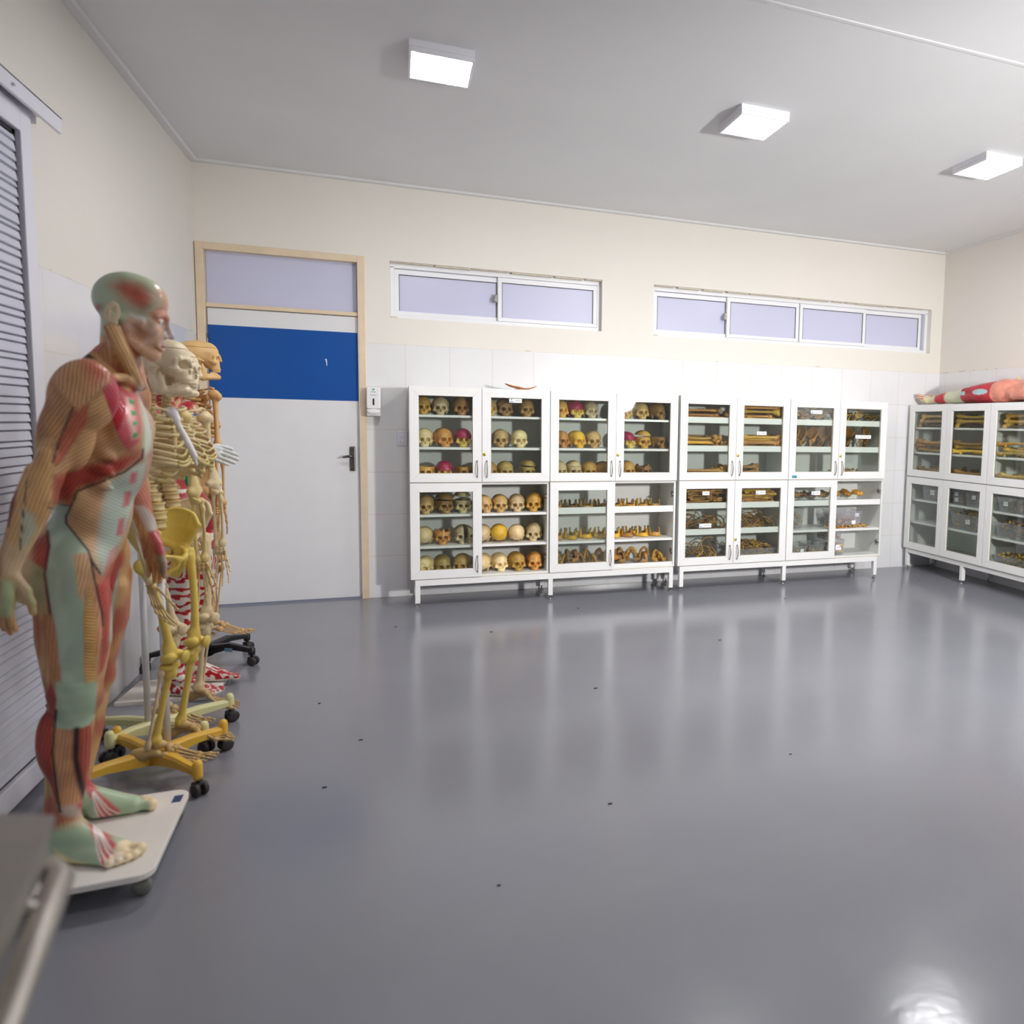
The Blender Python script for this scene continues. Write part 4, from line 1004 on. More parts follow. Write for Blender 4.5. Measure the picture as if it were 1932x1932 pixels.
scatter('hip_bone', BN['hip_bone'], [(4.70 + i*.16, -.13, UZ[1] + .105, (rnd.uniform(-.25, .25), rnd.uniform(-.25, .35), rnd.uniform(-.6, .6))) for i in range(5)], 'dark hip bone at the rear of the middle shelf, fourth upper cabinet', 'hip bone', 'bbn', rnd, .78, comp('D', UZ[1] + .0005, 1.42))
t = tag(MB().lathe([(.05, 0), (.09, .004), (.155, .022), (.158, .026), (.150, .024), (.088, .009), (.001, .007)], n=32).build('shallow_dish', mat('cream_dish', rgb(236, 226, 190), .35), None, (4.825, -.225, .9560)), 'shallow cream dish at the bottom of the fourth upper cabinet', 'dish')
for x, rz, lab in ((4.775, .4, 'yellow bone piece in the cream dish, flatter one'), (4.865, 1.9, 'rounded yellow bone piece in the cream dish, taller one')):
    o = link('bone_piece', SKULL['cap'], None, (x, -.23, .9665 - .0455 if lab[0] == 'r' else .9665 - .050), (0, 0, rz), PC('y')); o.scale = (.62, .5, .5); tag(o, lab, 'bone')
# ---- sacra
scatter('sacrum', BN['sacrum'], [(4.635 + i*.098, -.285 + rnd.uniform(-.03, .03), .7185 + .062, (rnd.uniform(-.2, .2), 1.2 + rnd.uniform(-.2, .2), -PI/2 + rnd.uniform(-.8, .8))) for i in range(5)], 'brown sacrum on the top shelf behind the SACRO label', 'sacrum', 'bobn', rnd, .92, comp('D', .719, .92))
scatter('sacrum', BN['sacrum'], [(5.165 + i*.125, -.255 + rnd.uniform(-.02, .02), .7185 + .062, (rnd.uniform(-.2, .2), 1.2 + rnd.uniform(-.2, .2), -PI/2 + rnd.uniform(-.8, .8))) for i in range(3)], 'ochre sacrum on the open top shelf right of the SACRO label', 'sacrum', 'yon', rnd, 1.0, comp('D', .719, .92))
# ---- tubs
def tub_mat():
    t = NT('clear_tub_plastic'); tr = t.n('ShaderNodeBsdfTransparent'); tr.inputs[0].default_value = (.93, .93, .94, 1); pr = t.n('ShaderNodeBsdfPrincipled'); pr.inputs['Base Color'].default_value = (.72, .72, .76, 1); pr.inputs['Roughness'].default_value = .15
    lw = t.n('ShaderNodeLayerWeight'); lw.inputs[0].default_value = .35; mx = t.n('ShaderNodeMixShader'); t.l(t.math('ADD', t.math('MULTIPLY', lw.outputs['Facing'], .40), .10, True), mx.inputs[0]); t.l(tr.outputs[0], mx.inputs[1]); t.l(pr.outputs[0], mx.inputs[2]); t.l(mx.outputs[0], t.out.inputs[0]); return t.m
M_tub = tub_mat()
def rrect(w, d, r, n=5):
    out = []
    for cx, cy, a0 in ((w/2 - r, d/2 - r, 0), (-w/2 + r, d/2 - r, PI/2), (-w/2 + r, -d/2 + r, PI), (w/2 - r, -d/2 + r, 1.5*PI)):
        for i in range(n): a = a0 + PI/2*i/(n - 1); out.append((cx + r*math.cos(a), cy + r*math.sin(a)))
    return out
def tub(loc, w, d, h, lab, rz=0, sticks=(), rot=None):
    t = tag(empty('plastic_tub', loc, rz if rot is None else rot), lab, 'plastic tub', 'clear plastic tubs of bones')
    b = MB(); th = .0016; rings = [(.86, 0), (.90, .004), (.985, h - .012), (1.0, h - .010), (1.03, h - .008), (1.03, h), (1.0, h), (.985 - .01, h - .012), (.89, .006), (.85, .0045)]
    n = len(rrect(w, d, .03)); vs = []
    for s, z in rings: vs += [(x*s, y*s, z) for x, y in rrect(w, d, .03)]
    fs = [(i*n+k, i*n+(k+1) % n, (i+1)*n+(k+1) % n, (i+1)*n+k) for i in range(len(rings)-1) for k in range(n)] + [tuple(range(n-1, -1, -1)), tuple((len(rings)-1)*n + k for k in range(n))]
    b.add(vs, fs, smooth=False); b.build('tub_body', M_tub, t)
    for x, z, s in sticks: sticker('ossos', s, s*.8, t, (x, -d/2*(.90 + .09*z/h) - .0012, z), 0, False)
    return t
def bits(loc, w, d, h, lab, kind, cols, rnd, n=120, rz=0, mound=0.0, size=1.0):
    """an uncountable filling of small bones: one object"""
    b = MB(); mi = []
    mats = [mat('bit_' + k, rgb(*PAL[k]), .5, var=.35, vscale=60) for k in cols]
    for k in range(n):
        x, y = rnd.uniform(-.5, .5)*w*.9, rnd.uniform(-.5, .5)*d*.9; e = 1 - .8*((2*x/w)**2 + (2*y/d)**2)/2
        z = rnd.uniform(.008, max(.01, h + mound*e)); mi_ = rnd.randrange(len(cols))
        a, bb = rnd.uniform(0, 6.28), rnd.uniform(-.7, .7) if kind != 'stick' else rnd.uniform(-.35, .35)
        if kind == 'stick':
            L = rnd.uniform(.018, .032)*size; v = Vector((math.cos(a)*math.cos(bb), math.sin(a)*math.cos(bb), math.sin(bb)))*L; r = rnd.uniform(.0032, .0048)*size
            p = Vector((x, y, z)); b.tube([p - v, p - v*.7, p, p + v*.7, p + v], [r*1.3, r*1.2, r*.8, r*1.2, r*1.3], 6, mi_)
        else:
            r = rnd.uniform(.010, .018)*size
            bm = bmesh.new(); bmesh.ops.create_icosphere(bm, subdivisions=1, radius=r)
            for v in bm.verts: v.co = Vector((v.co.x*rnd.uniform(.8, 1.3), v.co.y*rnd.uniform(.7, 1.2), v.co.z*rnd.uniform(.6, 1.0))) + Vector((x, y, max(z, r)))
            b.bm(bm, mi_, True)
    o = b.build('bone_fragments', mats, None, loc, (0, 0, rz)); tag(o, lab, 'bone fragments', kind='stuff'); return o
rnd = random.Random(51)
def tubbed(loc, w, d, h, lab, flab, kind, cols, fill, n, sticks=(), rz=0, mound=0.0, size=1.0):
    tub(loc, w, d, h, lab, rz, sticks)
    if n: bits((loc[0], loc[1], loc[2] + .005), w*.86, d*.86, fill, flab, kind, cols, rnd, n, rz, mound, size)
tubbed((4.305, -.20, .2290), .45, .30, .095, 'long clear tub heaped with small bones behind the right lower door', 'small hand and foot bones heaped in the long clear tub', 'stick', 'oynb', .10, 520, (), 0, .045)
tubbed((5.33, -.22, .9565), .30, .22, .045, 'low clear tub at the bottom right of the fourth upper cabinet', 'brown bone fragments in the low clear tub, fourth upper cabinet', 'lump', 'bn', .04, 46, ((.10, .02, .022),), 0, .02)
scatter('bone_piece', BN['vertebra'], [(5.145, -.30, .985, (.3, .2, .5))], 'brown vertebra beside the low tub, fourth upper cabinet', 'bone', 'b', rnd, 1.3)
tubbed((4.725, -.19, .4785), .225, .20, .185, 'tall clear tub of rounded bones on the middle shelf, fourth lower cabinet', 'rounded kneecap bones filling the tall clear tub', 'lump', 'tnot', .13, 130, (), 0, .02, 1.05)
tubbed((5.27, -.24, .5000), .31, .22, .105, 'clear tub with a paper label on the open middle shelf, lower one of two', 'brown bones in the lower of two stacked tubs', 'lump', 'bnt', .07, 70, ((.06, .030, .042),), 0, .0, 1.1)
tub((5.275, -.235, .5650), .32, .23, .075, 'clear tub stacked in another on the open middle shelf', 0, ((.09, .032, .040),))
bits((5.31, -.24, .4785), .42, .22, .018, 'thin yellow bones spread under the stacked tubs', 'stick', 'yon', rnd, 90, 0, .0, 1.3)
tubbed((4.735, -.27, .2290), .23, .16, .095, 'clear tub with tilted lid at the lower left of the fourth lower cabinet', 'fragments in the clear tub at the lower left', 'stick', 'tnc', .05, 80, ((.05, .055, .034),), 0, .02)
tub((4.655, -.14, .2290), .13, .15, .135, 'tall narrow clear tub behind the labelled one, fourth lower cabinet', .15)
tubbed((4.985, -.23, .2290), .24, .24, .105, 'wide clear tub half full of bones, middle bottom of the fourth lower cabinet', 'ochre bones half filling the wide clear tub', 'lump', 'tbn', .05, 60)
tubbed((5.155, -.29, .2290), .155, .17, .145, 'clear tub of large tan bones with a paper label, open bottom right', 'large tan heel bones in the labelled tub', 'lump', 'tnt', .10, 36, ((.0, .075, .060),), 0, .0, 1.9)
tubbed((5.12, -.26, .3745), .19, .18, .075, 'small clear tub of ochre bones on top of the large-bone tub', 'ochre bones in the small upper tub', 'lump', 'oyn', .05, 60, (), .3, .03, .9)
# ---- right-hand cabinets: local x runs along the wall towards the viewer
def onE(x, y): return (RX + y, RE[0] - x, -PI/2)
def onF(x, y): return (RX + y, RF[0] - x, -PI/2)
rnd = random.Random(61)
for pl, nm, cols in ((onE, 'in the corner', ('nbo', 'yvb')), (onF, 'cut by the right edge', ('yvo', 'yvo'))):
    for r, z in enumerate((1.4305, 1.1855, .9565)):
        for hx, side in ((.02, 'left'), (.535, 'right')):
            if pl is onF and side == 'right': continue
            heap(['femur', 'humerus', 'femur'] if r else ['femur', 'tibia'], (9, 7, 6)[r], hx + .01, hx + .49, -.335, -.06, z, 'long limb bone, %s, %s door, upper right-wall cabinet %s' % (('top shelf', 'middle shelf', 'bottom')[r], side, nm), cols[0 if side == 'left' else 1], rnd, 'x', 3, .07, pl, .92, True, box=(6.178, 6.512, (RE[1] if pl is onE else RF[1]) + .02, (RE[0] if pl is onE else RF[0]) - .02, z, z + .2))
def tubE(pl, x, y, z, w, d, h, lab, flab, kind, cols, fill, n, sticks=(), mound=.0, size=1.0):
    wx, wy, rz = pl(x, y); tubbed((wx, wy, z), w, d, h, lab, flab, kind, cols, fill, n, sticks, rz, mound, size)
tubE(onE, .33, -.20, .7150, .34, .24, .145, 'pale tub with a paper label, alone on the top shelf in the corner', 'small brown bones in the pale corner tub', 'lump', 'nbt', .07, 70, ((-.01, .085, .060),))
tubE(onE, .63, -.18, .7150, .19, .22, .15, 'clear tub with two paper labels on the right-wall top shelf', 'brown bones in the twice-labelled tub', 'lump', 'nbo', .09, 70, ((-.02, .100, .045), (-.02, .045, .045)))
tubE(onE, .86, -.20, .7150, .24, .24, .140, 'clear tub with one square label beside the twice-labelled tub', 'dark bones heaped in the square-labelled tub', 'lump', 'bvn', .12, 80, ((.0, .090, .045),), .03)
tubE(onE, .79, -.19, .4905, .46, .26, .150, 'large clear tub with a loop of wire on the right-wall middle shelf', 'ochre bones and wire heaped in the large clear tub', 'stick', 'bov', .14, 190, ((.01, .085, .055),), .03, 1.5)
wx, wy, _ = onE(.70, -.22); tag(MB().tube([(wx, wy + .04, .640), (wx, wy + .055, .680), (wx, wy + .03, .705), (wx, wy, .690), (wx, wy - .02, .655), (wx, wy + .01, .640)], .003, 6).build('wire_loop', M_black), 'dark loop of wire sticking out of the large clear tub', 'wire')
tubE(onF, .28, -.20, .7150, .42, .26, .13, 'clear tub with a paper label on the top shelf at the right picture edge', 'tan bones filling the tub at the right edge', 'lump', 'tno', .10, 120, ((-.10, .075, .048),), .0)
tubE(onF, .28, -.20, .4905, .44, .26, .13, 'clear tub heaped with ochre bones on the middle shelf at the right edge', 'ochre bones heaped in the middle tub at the right edge', 'lump', 'onb', .11, 150, (), .05)
tubE(onF, .28, -.20, .2290, .44, .26, .11, 'clear tub heaped with yellow bones on the bottom at the right edge', 'yellow bones heaped in the bottom tub at the right edge', 'lump', 'oyb', .09, 150, (), .05)
PATCHES = [
('flank', (202, 160, 108), 35, 0.3, 0.012, [(0.04, 1.443), (0.077, 1.46), (0.1, 1.353), (0.123, 1.291), (0.163, 1.291), (0.118, 1.234), (0.006, 1.182), (-0.01, 1.141), (-0.061, 1.147), (-0.055, 1.237), (-0.002, 1.348)]) ,
('flank_red', (168, 62, 46), 55, 0.3, 0.035, [(-0.041, 1.233), (0.018, 1.254), (0.104, 1.276), (0.161, 1.291), (0.118, 1.236), (0.009, 1.186), (-0.01, 1.145), (-0.05, 1.158)]) ,
('ribwin', (214, 96, 100), 20, 0.12, 0.012, [(0.098, 1.523), (0.159, 1.46), (0.164, 1.369), (0.155, 1.322), (0.129, 1.294), (0.107, 1.329), (0.101, 1.357), (0.075, 1.468)]) ,
('ribpale', (236, 190, 180), 20, 0.0, 0.02, [(0.13, 1.451), (0.145, 1.447), (0.151, 1.334), (0.138, 1.33), (0.128, 1.392)]) ,
('green1', (70, 160, 90), 0, 0, 0.003, [(0.134, 1.448), (0.151, 1.445), (0.15, 1.43), (0.137, 1.434)]) ,
('green2', (70, 160, 90), 0, 0, 0.003, [(0.138, 1.414), (0.152, 1.412), (0.152, 1.399), (0.139, 1.4)]) ,
('green3', (70, 160, 90), 0, 0, 0.003, [(0.14, 1.381), (0.153, 1.384), (0.152, 1.372), (0.14, 1.369)]) ,
('green4', (70, 160, 90), 0, 0, 0.003, [(0.139, 1.346), (0.152, 1.351), (0.151, 1.337), (0.138, 1.33)]) ,
('pecminor', (188, 48, 66), -62, 0.22, 0.004, [(0.069, 1.471), (0.095, 1.519), (0.126, 1.435), (0.12, 1.396), (0.105, 1.355), (0.099, 1.359)]) ,
('sternum', (196, 204, 186), 80, 0.05, 0.02, [(0.156, 1.494), (0.18, 1.485), (0.195, 1.39), (0.188, 1.297), (0.171, 1.269), (0.164, 1.297), (0.169, 1.389), (0.165, 1.456)]) ,
('panel_tan', (212, 170, 122), -35, 0.26, 0.01, [(0.005, 1.179), (0.131, 1.243), (0.17, 1.254), (0.152, 1.187), (0.112, 1.05), (0.084, 0.981), (0.048, 0.937), (0.024, 1.008), (-0.024, 1.087), (-0.02, 1.11)]) ,
('panel_green', (178, 192, 176), -35, 0.18, 0.03, [(0.077, 1.201), (0.135, 1.246), (0.178, 1.266), (0.159, 1.186), (0.115, 1.048), (0.087, 0.979), (0.051, 0.935), (0.039, 0.999), (0.054, 1.092)]) ,
('patch1', (214, 120, 120), 80, 0.1, 0.012, [(0.132, 1.228), (0.148, 1.232), (0.143, 1.196), (0.127, 1.194)]) ,
('patch2', (214, 120, 120), 80, 0.1, 0.012, [(0.117, 1.171), (0.133, 1.172), (0.127, 1.126), (0.11, 1.123)]) ,
('patch3', (214, 120, 120), 80, 0.1, 0.012, [(0.1, 1.088), (0.114, 1.091), (0.107, 1.037), (0.091, 1.037)]) ,
('patch4', (208, 130, 130), 70, 0.1, 0.02, [(0.076, 0.994), (0.092, 1.005), (0.081, 0.962), (0.061, 0.948)]) ,
('farpec', (214, 170, 150), 12, 0.25, 0.012, [(0.171, 1.505), (0.182, 1.49), (0.197, 1.385), (0.191, 1.357), (0.18, 1.417), (0.173, 1.469)]) ,
('hip', (172, 190, 166), 80, 0.0, 0.012, [(-0.058, 1.15), (-0.01, 1.138), (-0.022, 1.09), (0.023, 1.013), (0.032, 0.966), (0.011, 0.921), (0.004, 0.75), (0.002, 0.616), (0.029, 0.61), (0.019, 0.496), (-0.067, 0.517), (-0.06, 0.684), (-0.059, 0.8), (-0.068, 0.859), (-0.071, 0.954), (-0.067, 1.074), (-0.072, 1.104)]) ,
('tensor', (208, 168, 124), 78, 0.28, 0.012, [(-0.01, 1.002), (0.029, 1.006), (0.028, 0.933), (0.004, 0.866), (-0.005, 0.898)]) ,
('glute', (186, 84, 62), 60, 0.3, 0.008, [(-0.069, 1.074), (-0.059, 1.028), (-0.071, 0.958), (-0.094, 0.979), (-0.114, 0.996), (-0.101, 1.039), (-0.084, 1.072)]) ,
('glute_low', (176, 170, 120), 60, 0.1, 0.015, [(-0.114, 0.992), (-0.071, 0.962), (-0.077, 0.833), (-0.095, 0.881), (-0.115, 0.922)]) ,
('hamseam', (96, 28, 30), 80, 0.0, 0.006, [(-0.072, 1.073), (-0.061, 1.065), (-0.059, 1.027), (-0.072, 0.952), (-0.063, 0.833), (-0.07, 0.83), (-0.077, 0.953), (-0.066, 1.027)]) ,
('ham', (190, 130, 84), 85, 0.25, 0.012, [(-0.079, 0.835), (-0.063, 0.833), (-0.055, 0.758), (-0.051, 0.625), (-0.065, 0.565), (-0.073, 0.63), (-0.08, 0.763)]) ,
('vastus', (222, 180, 104), -18, 0.48, 0.006, [(0.025, 0.91), (0.035, 0.807), (0.027, 0.67), (0.021, 0.607), (0.003, 0.607), (0.001, 0.675), (0.007, 0.83)]) ,
('rectus', (212, 158, 116), 82, 0.25, 0.008, [(0.026, 0.931), (0.049, 0.814), (0.043, 0.688), (0.03, 0.674), (0.029, 0.706), (0.035, 0.804), (0.026, 0.904)]) ,
('adductor', (186, 76, 62), 62, 0.35, 0.012, [(0.049, 0.909), (0.107, 0.981), (0.1, 0.924), (0.067, 0.733), (0.044, 0.642), (0.033, 0.635), (0.051, 0.794), (0.035, 0.911)]) ,
('fargreen', (178, 196, 176), 70, 0.05, 0.01, [(0.099, 0.92), (0.088, 0.837), (0.071, 0.729), (0.06, 0.713), (0.071, 0.822)]) ,
('knee', (170, 192, 162), 0, 0, 0.015, [(-0.064, 0.638), (0.026, 0.619), (0.022, 0.545), (0.007, 0.486), (-0.03, 0.483), (-0.073, 0.496), (-0.069, 0.554)]) ,
('calf', (166, 66, 52), 75, 0.28, 0.006, [(-0.074, 0.637), (-0.064, 0.586), (-0.07, 0.531), (-0.081, 0.431), (-0.078, 0.327), (-0.071, 0.246), (-0.088, 0.322), (-0.115, 0.4), (-0.123, 0.455), (-0.105, 0.539)]) ,
('peron', (206, 152, 110), 82, 0.2, 0.008, [(-0.076, 0.498), (-0.027, 0.486), (-0.031, 0.404), (-0.018, 0.3), (-0.008, 0.246), (-0.033, 0.238), (-0.072, 0.259), (-0.082, 0.398)]) ,
('tib', (186, 92, 72), 86, 0.3, 0.006, [(-0.022, 0.485), (0.008, 0.487), (0.011, 0.439), (-0.0, 0.307), (-0.012, 0.243), (-0.026, 0.34), (-0.027, 0.42)]) ,
('ankle', (196, 178, 160), 80, 0.0, 0.02, [(-0.075, 0.265), (-0.007, 0.25), (0.01, 0.198), (-0.034, 0.213), (-0.067, 0.237)]) ,
('foot_red', (200, 92, 92), -40, 0.05, 0.012, [(-0.032, 0.255), (-0.008, 0.251), (0.015, 0.188), (0.074, 0.115), (0.041, 0.093), (0.018, 0.093), (0.005, 0.158), (-0.022, 0.218)]) ,
('toes', (232, 214, 176), 0, 0, 0.012, [(0.043, 0.08), (0.07, 0.091), (0.103, 0.096), (0.123, 0.089), (0.129, 0.065), (0.099, 0.059), (0.052, 0.055)]) ,
('sole', (222, 212, 160), 0, 0, 0.012, [(-0.086, 0.135), (-0.014, 0.099), (0.011, 0.075), (0.052, 0.056), (0.052, 0.046), (-0.015, 0.072), (-0.087, 0.117)]) ,
('triceps', (190, 142, 96), 58, 0.32, 0.008, [(-0.027, 1.476), (0.007, 1.422), (-0.0, 1.383), (-0.037, 1.279), (-0.075, 1.307), (-0.066, 1.386), (-0.054, 1.43)]) ,
('biceps', (188, 104, 76), 62, 0.28, 0.006, [(0.006, 1.408), (0.041, 1.434), (0.033, 1.373), (-0.021, 1.277), (-0.038, 1.256), (-0.033, 1.316), (-0.006, 1.372)]) ,
('deltoid', (206, 160, 112), 82, 0.34, 0.012, [(-0.032, 1.498), (-0.022, 1.53), (0.012, 1.559), (0.051, 1.562), (0.091, 1.538), (0.09, 1.494), (0.047, 1.442), (0.015, 1.408), (0.007, 1.422), (-0.024, 1.47)]) ,
('delt_top', (198, 108, 84), 82, 0.3, 0.05, [(0.023, 1.561), (0.091, 1.541), (0.089, 1.494), (0.057, 1.478)]) ,
('forearm', (208, 166, 108), 70, 0.25, 0.01, [(-0.04, 1.34), (-0.04, 1.266), (-0.047, 1.152), (-0.069, 1.06), (-0.104, 1.029), (-0.14, 1.015), (-0.142, 1.084), (-0.126, 1.167), (-0.108, 1.241), (-0.079, 1.325)]) ,
('fore_green', (182, 194, 170), 72, 0.1, 0.03, [(-0.106, 1.15), (-0.086, 1.135), (-0.083, 1.094), (-0.106, 1.034), (-0.116, 1.042)]) ,
('fore_edge', (150, 52, 44), 70, 0.3, 0.008, [(-0.126, 1.211), (-0.117, 1.197), (-0.121, 1.163), (-0.136, 1.103), (-0.138, 1.124)]) ,
('trap', (214, 138, 112), 55, 0.2, 0.02, [(0.014, 1.59), (0.057, 1.618), (0.087, 1.646), (0.087, 1.602), (0.077, 1.578), (0.056, 1.582)]) ,
('collar', (216, 180, 124), -45, 0.15, 0.01, [(0.064, 1.574), (0.098, 1.54), (0.145, 1.474), (0.138, 1.467), (0.106, 1.505), (0.083, 1.543)]) ,
('neckstrap', (214, 176, 120), -68, 0.34, 0.01, [(0.086, 1.659), (0.115, 1.679), (0.134, 1.627), (0.166, 1.486), (0.133, 1.508), (0.099, 1.616)]) ,
('shouldergap', (64, 46, 34), 0, 0, 0.006, [(-0.005, 1.548), (-0.003, 1.561), (0.023, 1.578), (0.05, 1.575), (0.065, 1.563), (0.049, 1.563), (0.024, 1.564), (0.005, 1.549)]) ,
('hand_tan', (206, 178, 140), 70, 0.1, 0.03, [(-0.142, 1.065), (-0.103, 1.047), (-0.1, 0.974), (-0.111, 0.91), (-0.129, 0.923), (-0.129, 0.968), (-0.156, 0.971), (-0.154, 1.032)]) ,
('lforearm', (206, 128, 104), -70, 0.2, 0.015, [(0.166, 1.166), (0.186, 1.205), (0.196, 1.098), (0.198, 1.045), (0.173, 1.038), (0.15, 1.101)]) ,
('lwrist', (190, 178, 168), -70, 0.1, 0.015, [(0.15, 1.101), (0.175, 1.1), (0.221, 1.039), (0.221, 1.017), (0.182, 1.011)]) ,
('lhand', (190, 92, 92), -65, 0.15, 0.015, [(0.182, 1.011), (0.221, 1.021), (0.257, 0.95), (0.241, 0.906), (0.224, 0.944), (0.201, 0.933)]) ,
('lfinger', (226, 206, 170), 0, 0, 0.01, [(0.227, 0.921), (0.245, 0.919), (0.244, 0.897), (0.23, 0.898)]) ,
('lfinger2', (150, 142, 120), 0, 0, 0.012, [(0.202, 0.937), (0.224, 0.944), (0.229, 0.889), (0.221, 0.863), (0.207, 0.874)]) ,
('fing_green', (176, 190, 140), 0, 0, 0.02, [(-0.156, 0.971), (-0.129, 0.961), (-0.131, 0.913), (-0.139, 0.866), (-0.166, 0.87)]) ,
]
SEAMS = [
('s1', 0.0035, [(0.165, 1.298), (0.162, 1.272), (0.118, 1.233), (0.006, 1.181), (-0.008, 1.142), (-0.022, 1.106), (-0.022, 1.087), (0.024, 1.008), (0.029, 0.982), (0.043, 0.949), (0.049, 0.937)]) ,
('s2', 0.002, [(-0.057, 1.151), (-0.033, 1.142), (-0.01, 1.138)]) ,
('s3', 0.004, [(-0.066, 0.55), (-0.079, 0.431), (-0.076, 0.327), (-0.07, 0.246)]) ,
('s4', 0.01, [(-0.023, 0.485), (-0.029, 0.4), (-0.022, 0.331), (-0.012, 0.264)]) ,
('s5', 0.003, [(0.028, 0.985), (0.034, 0.93), (0.048, 0.822), (0.049, 0.782)]) ,
('s6', 0.003, [(0.007, 1.419), (-0.03, 1.317), (-0.041, 1.272)]) ,
('s7', 0.002, [(-0.109, 1.239), (-0.128, 1.168), (-0.137, 1.101)]) ,
('s8', 0.0015, [(-0.095, 1.222), (-0.105, 1.147), (-0.116, 1.044)]) ,
('t1', 0.003, [(0.005, 0.179), (0.009, 0.139), (0.02, 0.093)]) ,
('t2', 0.003, [(0.005, 0.183), (0.019, 0.131), (0.037, 0.092)]) ,
('t3', 0.003, [(0.007, 0.185), (0.032, 0.131), (0.057, 0.091)]) ,
('t4', 0.003, [(0.009, 0.184), (0.042, 0.131), (0.072, 0.103)]) ,
]
HEADP = [
('temporal', (188, 96, 76), 60, 0.3, 0.055, [(0.109, 1.775), (0.134, 1.795), (0.175, 1.789), (0.207, 1.76), (0.197, 1.724), (0.179, 1.71), (0.157, 1.723), (0.132, 1.743)]) ,
('frontalis', (214, 160, 132), 84, 0.22, 0.04, [(0.219, 1.784), (0.253, 1.795), (0.272, 1.759), (0.266, 1.722), (0.227, 1.723)]) ,
('orbit', (206, 150, 124), 20, 0.2, 0.015, [(0.192, 1.705), (0.219, 1.727), (0.256, 1.728), (0.259, 1.696), (0.238, 1.676), (0.208, 1.673)]) ,
('cheek', (212, 178, 152), -30, 0.2, 0.012, [(0.143, 1.702), (0.188, 1.691), (0.207, 1.672), (0.244, 1.673), (0.229, 1.636), (0.212, 1.627), (0.196, 1.633), (0.169, 1.599), (0.138, 1.628), (0.136, 1.666)]) ,
('massr', (206, 158, 124), 70, 0.3, 0.01, [(0.137, 1.651), (0.155, 1.661), (0.193, 1.649), (0.169, 1.607), (0.156, 1.61), (0.139, 1.632)]) ,
('jaw', (214, 172, 132), 18, 0.3, 0.012, [(0.15, 1.614), (0.169, 1.604), (0.213, 1.627), (0.216, 1.612), (0.232, 1.605), (0.226, 1.576), (0.198, 1.578), (0.169, 1.59)]) ,
('nose', (206, 196, 196), 0, 0, 0.012, [(0.25, 1.697), (0.267, 1.642), (0.238, 1.637), (0.234, 1.655)]) ,
('lip', (200, 140, 150), 0, 0, 0.008, [(0.223, 1.63), (0.251, 1.624), (0.244, 1.607), (0.23, 1.608)]) ,
('occ', (170, 90, 84), 30, 0.1, 0.02, [(0.069, 1.723), (0.082, 1.719), (0.079, 1.704), (0.069, 1.706)]) ,
('arch', (214, 210, 202), 0, 0, 0.012, [(0.145, 1.704), (0.188, 1.691), (0.184, 1.679), (0.145, 1.693)]) ,
]
# ================================================================= THE STANDING AND LYING MODELS
def flesh_mat(name, period, rough=.36):
    """painted anatomical plastic: the colours and the fibre lines are laid down on the model's own vertices"""
    t = NT(name); a = t.n('ShaderNodeAttribute', attribute_name='Col'); f = t.n('ShaderNodeAttribute', attribute_name='fib'); am = t.n('ShaderNodeAttribute', attribute_name='amp')
    co = t.coord(); n1 = t.noise(30, 4, co); n2 = t.noise(90, 3, co)
    ph = t.math('ADD', t.math('MULTIPLY', f.outputs['Fac'], 2*PI/period), t.math('MULTIPLY', n1, 6.0))
    s = t.math('ADD', t.math('MULTIPLY', t.math('SINE', ph), .5), .5)
    s2 = t.math('MULTIPLY', t.math('MULTIPLY', s, s), t.math('ADD', t.math('MULTIPLY', n2, .9), .45))
    dark = t.mix(1.0, a.outputs['Color'], (.50, .30, .26, 1), 'MULTIPLY')
    col = t.mix(t.math('MULTIPLY', s2, am.outputs['Fac'], True), a.outputs['Color'], dark)
    col = t.mix(t.math('MULTIPLY', t.math('SUBTRACT', n1, .42), .5, True), col, t.mix(1.0, col, (.78, .66, .60, 1), 'MULTIPLY'))
    nd = t.bsdf(Base_Color=col, Roughness=rough); t.l(t.bump(t.math('MULTIPLY', s2, am.outputs['Fac']), .5, .0015), nd.inputs['Normal']); return t.m
M_flesh = flesh_mat('painted_muscle_plastic', .0088); M_flesh_head = flesh_mat('painted_head_plastic', .0062, .30)

def poly_sd(u, z, poly):
    """signed distance to a polygon, negative inside"""
    d = np.full(len(u), 9.0); ins = np.zeros(len(u), bool); n = len(poly)
    for i in range(n):
        ax, az = poly[i]; bx, bz = poly[(i+1) % n]; ex, ez = bx - ax, bz - az; wx, wz = u - ax, z - az
        t = np.clip((wx*ex + wz*ez)/(ex*ex + ez*ez + 1e-12), 0, 1); d = np.minimum(d, np.hypot(wx - t*ex, wz - t*ez))
        if az != bz: ins ^= ((az > z) != (bz > z)) & (u < (bx - ax)*(z - az)/(bz - az) + ax)
    return np.where(ins, -d, d)
def line_d(u, z, poly):
    d = np.full(len(u), 9.0)
    for (ax, az), (bx, bz) in zip(poly, poly[1:]):
        ex, ez = bx - ax, bz - az; t = np.clip(((u - ax)*ex + (z - az)*ez)/(ex*ex + ez*ez + 1e-12), 0, 1); d = np.minimum(d, np.hypot(u - ax - t*ex, z - az - t*ez))
    return d
def lin(c): return np.array([s2l(x) for x in c])
def normals(me):
    a = np.empty(len(me.vertices)*3, np.float32); me.vertices.foreach_get('normal', a); return a.reshape(-1, 3)
def paint(me, v, col, fib, amp):
    n = len(me.vertices); c4 = np.ones((n, 4), np.float32); c4[:, :3] = col
    me.color_attributes.new('Col', 'FLOAT_COLOR', 'POINT').data.foreach_set('color', c4.ravel())
    me.attributes.new('fib', 'FLOAT', 'POINT').data.foreach_set('value', fib.astype(np.float32)); me.attributes.new('amp', 'FLOAT', 'POINT').data.foreach_set('value', amp.astype(np.float32))
